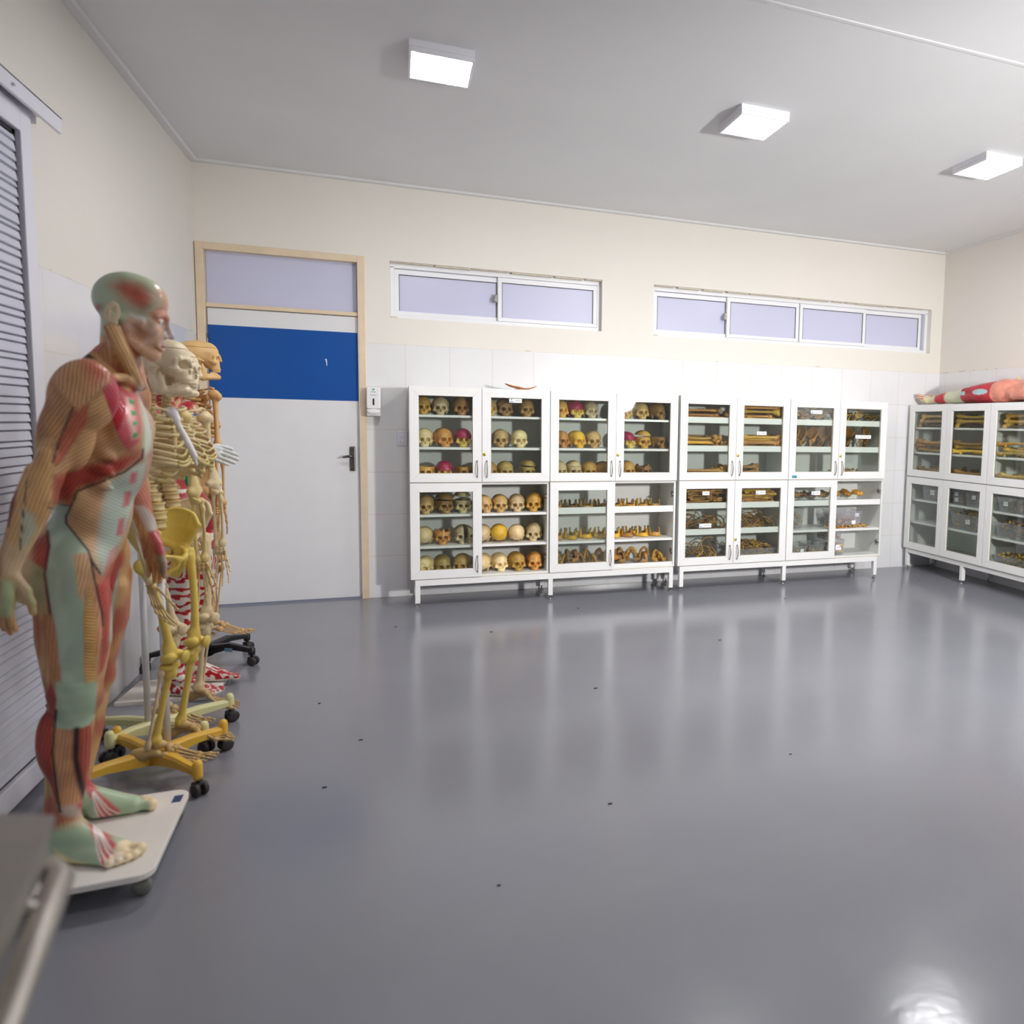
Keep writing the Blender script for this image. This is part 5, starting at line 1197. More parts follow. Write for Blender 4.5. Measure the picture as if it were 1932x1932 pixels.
def blotch(v, f, seed=0):
    """smooth random field in 0..1"""
    r = np.random.RandomState(seed); s = np.zeros(len(v))
    for k in range(7):
        w = r.normal(size=3)*f*(1 + k*.35); s += np.sin(v @ w + r.uniform(0, 6.28))/(1 + k*.3)
    return .5 + .5*np.tanh(s*.8)
UX, UY = .957, .290           # horizontal axis of the painted side of the model
def paint_patches(me, v, base, patches, seams, head_off=None):
    nrm = normals(me); cam_l = np.array([.29, -.957, 0]); cam_m = np.array([.29, .957, 0])
    n = len(v); col = np.array(base[0])[None].repeat(n, 0); b = blotch(v, 16, 2)[:, None]
    b = b*b; col = lin(base[0])*(1 - b) + lin(base[1])*b
    if base[2]:
        lo = np.clip((.215 - v[:, 2])/.03, 0, 1)[:, None]; col = col*(1 - lo) + lin((168, 190, 158))*lo; tt = np.clip((v[:, 0]*.9 + np.abs(v[:, 1])*.45 - np.where(v[:, 1] < 0, .184, .150))/.010, 0, 1)[:, None]*(v[:, 2] < .16)[:, None]; toe_ = tt; low_ = lo[:, 0]
    fib = v[:, 0]*.8 + v[:, 1]*.6; amp = np.full(n, .40)
    amp = amp*(1 - (low_ if base[2] else 0)); direct = nrm @ cam_l > -.12; mir = ~direct & (nrm @ cam_m > -.2)
    y = np.where(direct, v[:, 1], -v[:, 1]); u = UX*v[:, 0] + UY*y; z = v[:, 2]; ok = direct | mir
    for nm, c, ang, am, so, poly in patches:
        so = max(so, .004); d = poly_sd(u, z, poly); f = np.clip(.5 - d/so, 0, 1); f = f*f*(3 - 2*f)*ok
        bb = blotch(v, 26, len(nm))[:, None]; cc = lin(c)*(1.12 - .30*bb); col = col*(1 - f[:, None]) + cc*f[:, None]
        m = f > .5; a = math.radians(ang); fib[m] = (-u*math.sin(a) + z*math.cos(a))[m]; amp = amp*(1 - f) + am*2.2*f
    if base[2]: col = col*(1 - toe_) + lin((232, 212, 172))*toe_
    for nm, w, poly in seams:
        f = np.clip(1.3 - line_d(u, z, poly)/w, 0, 1)*direct; c = lin((232, 222, 214)) if nm[0] == 't' else lin((44, 24, 22)); col = col*(1 - f[:, None]) + c*f[:, None]; amp = amp*(1 - f)
    paint(me, v, col*1.12, fib, amp)

def body_sdf(P, h, lo, hi, hands=True, feet=True):
    """a standing figure from its joints: x forward, y left, z up"""
    S = SDF(lo, hi, h); V = lambda k: np.array(P[k], float)
    pel, wai, che, nk = V('pelvis'), V('waist'), V('chest'), V('neck')
    S.ell(che, (.108, .150, .185), k=.02); S.ell(wai, (.090, .130, .165), k=.04); S.ell(pel, (.100, .150, .118), k=.05)
    S.ell(che + (.045, 0, -.02), (.066, .100, .15), k=.03); S.ell(che + (0, 0, .12), (.075, .165, .07), k=.04)
    for s, a in ((-1, 'R'), (1, 'L')):
        S.ell(pel + (-.075, s*.075, -.05), (.078, .082, .092), k=.03)
        S.ell(che + (.068, s*.070, .035), (.042, .078, .066), k=.02)                       # breast muscle
        S.ell(che + (-.055, s*.085, -.05), (.055, .075, .16), k=.03)                        # broad back
        for q in range(3): S.ell(che + (.030 - q*.006, s*(.132 - q*.003), -.04 - q*.042), (.040, .016, .015), (0, .5, s*.2), k=.014)   # saw-edged ribs
        sh, el, wr = V('sh' + a), V('el' + a), V('wr' + a)
        S.cap(che + (-.01, s*.04, .165), sh + (-.02, 0, .025), .040, .034, .03)
        S.chain([nk + (-.028, s*.018, .075), che + (-.035, s*.075, .180), sh + (-.03, 0, .045)], [.024, .030, .026], .02)
        S.chain([nk + (.045, s*.012, -.015), che + (.075, s*.075, .185), sh + (.02, 0, .045)], [.014, .013, .014], .010)   # collar bone
        S.chain([nk + (.058, s*.018, -.015), nk + (.028, s*.058, .09), nk + (.014, s*.066, .150)], [.016, .022, .022], .005)                              # neck strap
        S.ell(sh + (.002, s*.034, -.010), (.080, .060, .104), (0, .15, 0), k=.005)                                         # shoulder cap
        S.cap(sh, el, .048, .036, .02)
        m = (sh + el)/2
        S.ell(m + (.028, s*.0, -.015), (.036, .034, .088), (0, .22, 0), k=.010); S.ell(m + (-.026, s*.006, .01), (.036, .036, .10), (0, .18, 0), k=.012)
        d = wr - el
        S.chain([el, el + d*.30, wr], [.038, .042, .024], .015); S.chain([el + (.012, s*.006, .06), el + d*.22 + (.014, s*.008, 0), el + d*.7], [.026, .034, .018], .010); S.chain([el + (-.02, 0, .02), el + d*.3 + (-.02, 0, 0), el + d*.8], [.022, .028, .016], .008)
        hp, kn, an = V('hip' + a), V('kn' + a), V('an' + a)
        S.chain([hp + (0, 0, .02), (hp*.5 + kn*.5), kn], [.088, .078, .054], .03)
        m = hp*.5 + kn*.5
        S.chain([hp + (.045, s*.03, -.05), m + (.040, s*.02, 0), kn + (.020, s*.012, .03)], [.040, .048, .030], .015); S.chain([hp + (.05, -s*.02, -.08), m + (.046, -s*.012, -.02), kn + (.026, -s*.014, .03)], [.034, .040, .034], .012)
        S.chain([hp + (-.04, s*.02, -.1), m + (-.042, s*.016, 0), kn + (-.034, s*.02, 0)], [.050, .046, .026], .014); S.chain([hp + (-.01, -s*.05, -.06), m + (-.02, -s*.034, .06), kn + (-.02, -s*.03, 0)], [.05, .050, .026], .016)
        S.ell(kn + (.040, 0, .005), (.024, .034, .036), k=.02)
        S.chain([kn, kn*.6 + an*.4, an], [.050, .046, .034], .02)
        S.ell(kn*.68 + an*.32 + (-.042, s*.014, 0), (.040, .036, .105), k=.014); S.ell(kn*.70 + an*.30 + (-.040, -s*.018, 0), (.040, .036, .11), k=.014); S.chain([kn + (.018, s*.014, -.06), kn*.5 + an*.5 + (.022, s*.012, 0), an + (.012, 0, .02)], [.022, .026, .016], .010)
        S.chain([kn*.45 + an*.55 + (-.036, 0, 0), an + (-.040, 0, -.02)], [.022, .013], .012)
        if feet:
            ft = V('toe' + a) - an; ft[2] = 0; L = np.linalg.norm(ft); f = ft/L; sd = np.array([f[1], -f[0], 0])*(1 if a == 'R' else -1)   # sd: outer side
            z0 = P['sole']; g = lambda fo, si, z: an + f*fo + sd*si + np.array([0, 0, z0 + z - an[2]])
            S.chain([g(-.030, 0, .034), g(-.026, 0, .075)], [.032, .026], .015); S.chain([an, g(.035, -.004, .072), g(.095, -.006, .046), g(.150, -.006, .026)], [.038, .036, .030, .024], .02)
            S.chain([g(-.03, .012, .026), g(.06, .022, .024), g(.13, .022, .020)], [.027, .026, .022], .02); S.chain([g(.06, -.022, .030), g(.155, -.024, .022)], [.026, .024], .02)
            for i, (si, fo, r) in enumerate([(-.032, .205, .0165), (-.010, .207, .0118), (.008, .198, .0112), (.024, .186, .0108), (.038, .172, .0105)]):
                S.chain([g(fo - .052, si*.85, .020), g(fo - .02, si, r + .004), g(fo, si*1.03, r)], [r*1.05, r*.85, r], .005); S.ell(g(fo + .002, si*1.03, r + .002), (r*1.08,)*3, k=.004)
        if hands: hand_sdf(S, wr, P['hand' + a], -1 if a == 'R' else 1)
    return S
def hand_sdf(S, wr, H, s):
    """H = (direction of the fingers, direction of the thumb side, bend of the fingers)"""
    d, t, bend = np.array(H[0], float), np.array(H[1], float), H[2]; d /= np.linalg.norm(d); t -= d*(t @ d); t /= np.linalg.norm(t); p = np.cross(d, t)*s   # p: out of the palm
    g = lambda a, b, c: wr + d*a + t*b + p*c
    S.cap(g(-.03, 0, 0), g(.02, 0, 0), .024, .023, .012); S.chain([g(.015, .012, 0), g(.085, .026, 0)], [.020, .014], .012); S.chain([g(.015, -.010, 0), g(.080, -.028, 0)], [.019, .013], .012); S.chain([g(.02, .0, 0), g(.088, .002, 0)], [.020, .0145], .014)
    for b, L, r in ((.030, .92, .0094), (.0105, 1.0, .0096), (-.010, .95, .0092), (-.028, .78, .0082)):
        a = g(.078 if abs(b) > .02 else .084, b, 0); cur = bend*.5; q = a
        for seg, rr in ((.043*L, 1.0), (.027*L, .9), (.022*L, .80)):
            dd = d*math.cos(cur) + p*math.sin(cur) + t*b*.9; n = q + dd*seg; S.cap(q, n, r*rr*1.04, r*rr*.94, .004); q = n; cur += bend
    q = g(.018, .020, .006)
    for dd, seg, r in ((d*.72 + t*.62 + p*.32, .045, .0150), (d*.90 + t*.34 + p*.28, .034, .0112), (d*.97 + t*.12 + p*.22, .028, .0098)):
        n = q + dd/np.linalg.norm(dd)*seg; S.cap(q, n, r, r*.88, .006); q = n

# ---- the tall muscle model
MZ = .092          # top of its board
MAN = dict(pelvis=(.000, 0, .985), waist=(.050, 0, 1.135), chest=(.080, 0, 1.325), neck=(.116, 0, 1.505), sole=MZ,
    shR=(.092, -.175, 1.458), elR=(.012, -.250, 1.225), wrR=(-.066, -.280, .990), handR=((-.16, -.02, -1), (.75, -.65, -.2), .20),
    shL=(.072, .170, 1.458), elL=(.070, .240, 1.215), wrL=(.128, .215, 1.010), handL=((.22, -.12, -1), (.8, -.5, 0), .16),
    hipR=(.012, -.085, .94), knR=(.008, -.100, .560), anR=(-.030, -.116, .180), toeR=(.150, -.208, 0),
    hipL=(.020, .082, .94), knL=(-.015, .105, .560), anL=(-.075, .110, .180), toeL=(.080, .125, 0))
man = tag(empty('muscle_model', (.416, -3.377, 0), math.radians(2)), 'life-size painted muscle model of a man standing nearest the louvred panel', 'anatomical model', 'anatomical models along the left wall')
S = body_sdf(MAN, .0042, (-.24, -.42, .08), (.32, .40, 1.66))
S.chain([(.100, 0, 1.47), (.122, 0, 1.57), (.142, 0, 1.64)], [.054, .048, .048], .02)
me = S.mesh('body', M_flesh, 1)
paint_patches(me, S.v, ((200, 160, 106), (172, 92, 70), True), PATCHES, SEAMS)
link('body', me, man)
HEAD_AT = Vector((.156, .008, 1.733)); HEAD_YAW = math.radians(10)
def head_sdf(h):
    S = SDF((-.12, -.09, -.19), (.125, .09, .11), h)
    S.ell((-.006, 0, .014), (.094, .075, .084), k=.01); S.ell((.048, 0, .012), (.056, .062, .062), k=.03); S.ell((.040, 0, -.070), (.052, .058, .078), k=.03)
    for s in (-1, 1):
        S.chain([(-.010, s*.054, -.060), (-.006, s*.052, -.108), (.030, s*.036, -.140), (.056, s*.012, -.152)], [.018, .015, .014, .014], .02)
        S.ell((.058, s*.046, -.074), (.022, .020, .018), k=.02); S.chain([(.030, s*.060, -.058), (-.030, s*.070, -.044)], [.010, .008], .015)
        S.chain([(.074, s*.048, -.034), (.092, s*.026, -.026), (.098, s*.008, -.030)], [.009, .010, .009], .012)
        S.ell((.094, s*.033, -.050), (.018, .017, .0115), k=.010, op='s'); S.ell((.0765, s*.0315, -.050), (.0142,)*3, k=.001)
        S.chain([(.0835, s*.016, -.050), (.0895, s*.030, -.0425), (.078, s*.046, -.050)], [.0032, .0036, .0032], .004); S.chain([(.0835, s*.016, -.051), (.0875, s*.030, -.0585), (.077, s*.046, -.051)], [.003, .0034, .003], .004)
        S.ell((.090, s*.0105, -.092), (.011, .0075, .0075), k=.006)
        S.chain([(.072, s*.027, -.124), (.0845, s*.012, -.1175), (.0865, 0, -.1185)], [.0035, .0062, .0058], .006); S.chain([(.072, s*.026, -.126), (.0815, s*.012, -.1315), (.083, 0, -.132)], [.003, .0062, .0065], .005)
        S.chain([(.082, s*.018, -.085), (.070, s*.034, -.122)], [.005, .004], .012)
    S.chain([(.098, 0, -.036), (.104, 0, -.066), (.110, 0, -.088)], [.0068, .0078, .0105], .010); S.ell((.058, 0, -.150), (.020, .021, .016), k=.014)
    S.ell((.080, 0, -.1247), (.014, .024, .0012), k=.002, op='s')
    S.chain([(-.03, 0, -.07), (-.042, 0, -.140)], [.050, .044], .02)
    return S
S = head_sdf(.0021); me = S.mesh('head', M_flesh_head, 1); S.v = S.v*np.array([.92, .95, .985]); me.vertices.foreach_set('co', S.v.astype(np.float32).ravel()); me.update()
cy, sy = math.cos(HEAD_YAW), math.sin(HEAD_YAW); hv = S.v.copy(); hv = np.stack([hv[:, 0]*cy - hv[:, 1]*sy + HEAD_AT.x, hv[:, 0]*sy + hv[:, 1]*cy + HEAD_AT.y, hv[:, 2] + HEAD_AT.z], 1)
def paint_head(me, v, hv):
    nrm = normals(me); nrm = np.stack([nrm[:, 0]*cy - nrm[:, 1]*sy, nrm[:, 0]*sy + nrm[:, 1]*cy, nrm[:, 2]], 1)
    n = len(v); b = blotch(v, 20, 5)[:, None]; col = lin((178, 194, 164))*(1 - b*.4) + lin((188, 190, 150))*b*.4; fib = np.zeros(n); amp = np.full(n, .05)
    low = np.clip((-.050 - v[:, 2])/.02, 0, 1)*np.clip((v[:, 0] + .03)/.02, 0, 1); col = col*(1 - low[:, None]) + lin((208, 170, 146))*low[:, None]
    nk = np.clip((-.085 - v[:, 2])/.02, 0, 1)*np.clip((.01 - v[:, 0])/.02, 0, 1); col = col*(1 - nk[:, None]) + lin((206, 170, 118))*nk[:, None]; amp = np.maximum(amp, nk*.5); fib = np.where(nk > .5, v[:, 0]*1.0 + v[:, 2]*.25, fib)
    side = np.where(v[:, 1] < .004, 1, -1); y = v[:, 1]*side; wx = v[:, 0]*cy - y*sy + HEAD_AT.x; wy = v[:, 0]*sy + y*cy + HEAD_AT.y; u = UX*wx + UY*wy; z = hv[:, 2]
    for nm, c, ang, am, so, poly in HEADP:
        d = poly_sd(u, z, poly); f = np.clip(.5 - d/max(so, .004), 0, 1); f = f*f*(3 - 2*f); cc = lin(c)*(1.1 - .25*blotch(v, 50, len(nm))[:, None]); col = col*(1 - f[:, None]) + cc*f[:, None]
        m = f > .5; a = math.radians(ang); fib[m] = (-u*math.sin(a) + z*math.cos(a))[m]; amp = amp*(1 - f) + am*2.2*f
    for s in (-1, 1):
        e = (v - np.array([.0765*.92, s*.0315*.95, -.050*.985]))/np.array([.92, .95, .985]); r = np.linalg.norm(e, axis=1); w = (r < .0152)[:, None]; col = np.where(w, lin((226, 224, 216)), col); dirn = e/np.maximum(r, 1e-6)[:, None]
        iris = (r < .0152) & (dirn @ np.array([.955, s*.10, -.20]) > .86); col[iris] = lin((52, 62, 52)); col[(r < .0152) & (dirn @ np.array([.955, s*.10, -.20]) > .955)] = lin((14, 14, 14)); amp[r < .0152] = 0
    paint(me, v, col*1.14, fib, amp)
paint_head(me, S.v, hv)
hd = link('head', me, man, HEAD_AT, (0, 0, HEAD_YAW)); hd['label'] = 'head with a pale green scalp and bared face muscles'
S = SDF((-.04, -.025, -.05), (.04, .025, .05), .0016)
S.ell((0, 0, 0), (.021, .0075, .034), (0, .22, 0), k=.003); S.ell((-.001, -.008, .004), (.013, .006, .022), (0, .22, 0), k=.004, op='s'); S.ell((.002, .0, -.004), (.007, .006, .010), k=.004); S.chain([(.008, -.004, .022), (-.004, -.006, .010), (-.006, -.005, -.010)], [.003, .003, .003], .003); S.ell((.006, -.001, -.030), (.008, .005, .008), k=.006)
ME_ear = S.mesh('ear', mat('ear_cream_plastic', rgb(226, 208, 170), .35), 1)
for s in (-1, 1):
    e = link('ear', ME_ear, hd, (-.038, s*.071, -.036), (0, 0, s*.30)); e.scale = (1, -s, 1); e['label'] = 'cream ear'
# the wheeled board it stands on
t = tag(empty('wheeled_board', (.455, -3.415, 0), math.radians(2.5)), 'white wheeled board with rounded corners under the muscle model', 'wheeled board')
def rr(x0, x1, y0, y1, r, n=6):
    return [(x + (x0 + x1)/2, y + (y0 + y1)/2) for x, y in rrect(x1 - x0, y1 - y0, r, n)]
b = MB(); outer, inner = rr(-.19, .185, -.262, .262, .045), rr(-.188, .183, -.260, .260, .043); n = len(outer)
vs = [(x, y, .072) for x, y in inner] + [(x, y, .074) for x, y in outer] + [(x, y, .089) for x, y in outer] + [(x, y, .0915) for x, y in inner]
b.add(vs, [(i*n+k, i*n+(k+1) % n, (i+1)*n+(k+1) % n, (i+1)*n+k) for i in range(3) for k in range(n)] + [tuple(range(n-1, -1, -1)), tuple(3*n + k for k in range(n))])
b.build('board', mat('white_painted_board', rgb(234, 228, 220), .45, var=.05, vscale=8), t)
def clear_caster(x, y):
    c = MB().lathe([(.013, .072), (.016, .066), (.016, .058), (.010, .052)], (x, y, 0), 12).bbox(x - .006, x + .030, y - .014, y + .014, .042, .056, .004).build('caster', M_steel, t)
    MB().lathe([(.004, -.013), (.022, -.013), (.026, -.006), (.026, .006), (.022, .013), (.004, .013)], (x + .012, y, .027), 18, 'y').build('wheel', mat('smoky_clear_wheel', rgb(120, 122, 112), .15), c)
for x in (-.135, .135):
    for y in (-.205, .205): clear_caster(x, y)
b = MB(); b.box(.145, .172, .165, .215, .0915, .0921); o = b.build('inventory_sticker', mat('dark_blue_sticker', rgb(52, 76, 120), .4, var=.35, vscale=160), t); o['label'] = 'small dark blue inventory sticker'
# ---- hanging skeletons on wheeled stands
SK = dict(BN); 
S = base_skull(.0022, True); S.box((0, 0, .1135), (.2, .2, .0007), 0, k=.001, op='s'); ME_skull = S.mesh('skull', M_cast, 0)
def mandible_tall():
    S = SDF((-.068, -.075, -.006), (.068, .05, .11), .0022)
    pts = [(-.046, .010, .012), (-.040, -.012, .012), (-.030, -.038, .013), (-.014, -.054, .015), (0, -.058, .015), (.014, -.054, .015), (.030, -.038, .013), (.040, -.012, .012), (.046, .010, .012)]
    S.chain(pts, [.011, .010, .0105, .012, .0135, .012, .0105, .010, .011], .008); S.chain([(x*.93, y*.96, .027) for x, y, z in pts[1:-1]], [.0064]*7, .006)
    for s in (-1, 1):
        S.chain([(s*.045, .014, .016), (s*.050, .030, .050), (s*.052, .036, .084)], [.015, .014, .0075], .008); S.ell((s*.052, .036, .092), (.010, .006, .007), k=.005); S.chain([(s*.045, .004, .022), (s*.048, .008, .060), (s*.048, .008, .084)], [.012, .010, .003], .008)
        S.ell((s*.0475, .019, .044), (.0060, .026, .036), k=.006)
    for a in np.linspace(-1.25, 1.25, 14): S.ell((.0355*math.sin(a), -.012 - .043*math.cos(a), .0365), (.0036, .0036, .007), k=.0015)
    return S.mesh('mandible', M_cast, 1)
ME_mand = mandible_tall(); CB_ = mk_bones(M_cast); ME_pel = mk_pelvis(M_cast); ME_sac = mk_sacrum(M_cast); ME_vl = mk_vertebra(M_cast, .024, .028); ME_vt = mk_vertebra(M_cast, .017, .021); ME_vc = mk_vertebra(M_cast, .012, .014); ME_hand = mk_hand_bones(M_cast); ME_foot = mk_foot_bones(M_cast)
M_disc = mat('amber_disc', rgb(196, 158, 84), .4); M_cart = mat('olive_cartilage', rgb(206, 188, 124), .38)
def disc_mesh(r, h):
    b = MB().lathe([(r*.9, -h/2), (r*.98, -h/4), (r*.98, h/4), (r*.9, h/2)], n=18); me = bpy.data.meshes.new('disc'); me.from_pydata(b.v, [], b.f); me.materials.append(M_disc); me.polygons.foreach_set('use_smooth', [True]*len(b.f)); me.update(); return me
ME_disc = disc_mesh(.0225, .012)
ME_cal = disc_mesh(.01, .01)
def spinep():
    """vertebra places (kind, x, z), from the skull down"""
    out = []
    for i in range(7): out.append(('c', -.010 - .022*math.sin(i/6*2.0), 1.520 - i*.0172))
    for i in range(12): t = i/11; out.append(('t', -.034 - .046*math.sin(t*2.6), 1.396 - i*.0222))
    for i in range(5): t = i/4; out.append(('l', -.056 + .034*math.sin(t*2.0), 1.120 - i*.0345))
    return out
_ribcache = {}
def skeleton(loc, rz, lab, cols, skull_yaw=0, lift=0.0, pose=None, gap=0, turn=.25, soff=(0, 0)):
    t = tag(empty('skeleton_model', loc, rz), lab, 'skeleton', 'hanging skeleton models'); Z = Vector((0, 0, lift)); g = lambda k: rgb(*cols.get(k, cols['all']))
    def part(name, me, parent, p, rot=(0, 0, 0), col='all', sc=None):
        o = link(name, me, parent, (Vector(p) + (Z if parent is t else Vector())), rot, g(col))
        if sc is not None: o.scale = sc if hasattr(sc, '__len__') else (sc,)*3
        return o
    sk = part('skull', ME_skull, t, (.022 + soff[0], soff[1], 1.533), (0, 0, PI/2 + skull_yaw), 'skull', 1.05)
    part('mandible', ME_mand, sk, (0, -.021, -.053 - gap), (-.05, 0, 0), 'skull', (1, 1, 1))
    sp = empty('spine', (0, 0, lift), 0, t)
    for i, (k, x, z) in enumerate(spinep()):
        o = link('vertebra', dict(c=ME_vc, t=ME_vt, l=ME_vl)[k], sp, (x, 0, z), (0, {'c': .10, 't': -.12 + .02*i, 'l': .1}[k]*.5, 0), g('spine'))
        if k == 'l': link('disc', ME_disc, sp, (x + .003, 0, z - .0172), (0, .06, 0))
    pel = part('pelvis', ME_pel, t, (0, 0, .870), (0, -.10, 0), 'pelvis', 1.05); link('sacrum', ME_sac, pel, (-.050, 0, .078), (0, -.25, 0), g('spine'))
    rc = empty('rib_cage', (0, 0, lift), 0, t); tv = [q for q in spinep() if q[0] == 't']
    W = [.062, .088, .106, .118, .127, .132, .134, .132, .127, .118, .104, .088]
    st = [Vector((.050, 0, 1.392)), Vector((.066, 0, 1.362)), Vector((.082, 0, 1.332)), Vector((.098, 0, 1.302)), Vector((.112, 0, 1.272)), Vector((.122, 0, 1.248)), Vector((.128, 0, 1.236))]
    for i, (k, x0, z0) in enumerate(tv):
        frac = [.93, .90, .88, .86, .85, .84, .82, .74, .68, .60, .42, .30][i]
        xe = st[min(i, 6)].x - .004 if i < 7 else .112; ze = (st[min(i, 6)].z - (.030 if i > 2 else .01)) if i < 7 else 1.21 - (i - 7)*.034
        for s in (-1, 1):
            key = (i, s)
            if key not in _ribcache:
                n = 16; pts = []
                for j in range(n):
                    u = j/(n-1)*frac; a = PI*(.06 + .94*u); cx = (x0 + xe)/2; rx = (xe - x0)/2 + .012
                    pts.append((cx - rx*math.cos(a) - (.016*math.exp(-((u - .10)/.07)**2)), s*W[i]*max(0, math.sin(a))**.72 + s*.008, z0 - (z0 - ze)*(u**1.15)))
                b = MB().tube(pts, [.0074*(1.0 + .3*math.sin(PI*j/(n-1))) for j in range(n)], 8, flat=.5, up=(0, s, .15)); me = bpy.data.meshes.new('rib'); me.from_pydata(b.v, [], b.f); me.materials.append(M_cast); me.polygons.foreach_set('use_smooth', [True]*len(b.f)); me.update()
                c = None
                if i < 10:
                    e = Vector(pts[-1]); tgt = st[i] + Vector((-.004, s*.016, 0)) if i < 7 else Vector((.112 - (i - 7)*.012, s*(.040 + (i - 7)*.022), 1.212 - (i - 7)*.018))
                    mid = (e + tgt)/2 + Vector((.010, s*.004, -.016 if i > 3 else -.004)); mid = mid*1.6 - (e + tgt)*.3; b = MB().tube([e*(1-q)**2 + mid*2*q*(1-q) + tgt*q*q for q in [w/8 for w in range(9)]], [.0072 - .0001*w for w in range(9)], 8, flat=.7, up=(0, s, .2)); c = bpy.data.meshes.new('costal_cartilage'); c.from_pydata(b.v, [], b.f); c.materials.append(M_cart); c.polygons.foreach_set('use_smooth', [True]*len(b.f)); c.update()
                _ribcache[key] = (me, c)
            me, c = _ribcache[key]; link('rib', me, rc, (0, 0, 0), (0, 0, 0), g('ribs'))
            if c: link('costal_cartilage', c, rc)
    if 'sternum' not in _ribcache:
        S = SDF((.03, -.04, 1.19), (.16, .04, 1.45), .0025); S.chain([(.042, 0, 1.412), (.054, 0, 1.388)], [.022, .020], .01); S.chain([(.056, 0, 1.385), (.098, 0, 1.302), (.124, 0, 1.248)], [.011, .014, .013], .01); S.chain([(.124, 0, 1.245), (.134, 0, 1.212)], [.009, .004], .008)
        for s in (-1, 1): S.cap((.044, 0, 1.408), (.040, s*.022, 1.416), .012, .009, .008)
        q = S.mesh('sternum', M_cast, 1); _ribcache['sternum'] = q
    link('sternum', _ribcache['sternum'], rc, (0, 0, 0), (0, 0, 0), g('sternum'))
    P = dict(elR=(.010, -.195, 1.075), wrR=(.085, -.205, .800), elL=(-.005, .190, 1.075), wrL=(.005, .195, .800), knR=(.075, -.095, .470), anR=(-.002, -.098, .150), knL=(.035, .092, .470), anL=(-.035, .095, .150))
    if pose: P.update(pose)
    def bone(name, me, a, b, axis, sgn, col, twist=0):
        """place a long bone so that its 'axis' end-to-end vector runs from a up to b"""
        a, b = Vector(a) + Z, Vector(b) + Z; h = Vector((axis[0], axis[1]*sgn, axis[2])); q = h.rotation_difference(b - a); k = (b - a).length/h.length
        o = link(name, me, t, a, (q.to_matrix() @ Matrix.Rotation(twist, 3, 'Z')).to_euler(), g(col)); o.scale = (k*1.16, k*sgn*1.16, k); return o
    for s, a in ((-1, 'R'), (1, 'L')):
        sh = (-.020, s*.160, 1.395); el, wr, kn, an = P['el'+a], P['wr'+a], P['kn'+a], P['an'+a]
        cl = MB().tube([(.040, s*.022, 1.418), (.050, s*.060, 1.424), (.030, s*.100, 1.430), (.000, s*.130, 1.436), (-.016, s*.158, 1.430)], [.0095, .0065, .0062, .0070, .0085], 8, flat=.8).build('clavicle', M_cast, t, Z); cl.color = g('ribs')
        o = link('scapula', CB_['scapula'], t, Vector((-.045, s*.145, 1.262)) + Z, (0, 0, -PI/2 + s*.45), g('ribs')); o.scale = (1 if s > 0 else -1, 1, 1)
        bone('humerus', CB_['humerus'], el, sh, (.004, -.010, .292), s, 'arm'+a, 0)
        el2 = Vector(el) + Vector((.004, 0, 0)); bone('ulna', CB_['ulna'], Vector(wr) + Vector((-.006, -s*.008, 0)), el2 + Vector((-.006, -s*.006, .004)), (0, 0, .245), s, 'fore'+a); bone('radius', CB_['radius'], Vector(wr) + Vector((.010, s*.008, .002)), el2 + Vector((.010, s*.012, -.022)), (0, 0, .232), s, 'fore'+a)
        d = Vector(wr) - Vector(el); o = link('hand', ME_hand, t, Vector(wr) + Z + Vector((0, 0, -.006)), (s*.05, -math.atan2(d.x, -d.z)*.6, -s*1.1), g('hand')); o.scale = (1.15, s*1.15, 1.06)
        hp = (.004, s*.088, .865); bone('femur', CB_['femur'], Vector(kn) + Vector((0, 0, .010)), hp, (.004, -.048, .437), s, 'femur'); bone('tibia', CB_['tibia'], an, Vector(kn) + Vector((-.004, -s*.004, -.004)), (0, 0, .368), s, 'tibia')
        bone('fibula', CB_['fibula'], Vector(an) + Vector((-.010, s*.026, -.012)), Vector(kn) + Vector((-.018, s*.034, -.030)), (0, 0, .36), s, 'fibula'); part('patella', CB_['patella'], t, Vector(kn) + Vector((.050, 0, .022)), (0, .15, 0), 'femur', 1.05)
        o = link('foot', ME_foot, t, Vector(an) + Z + Vector((-.004, 0, -.078)), (0, .06, turn), g('foot')); o.scale = (1.13, -s*1.13, 1.13)
    return t
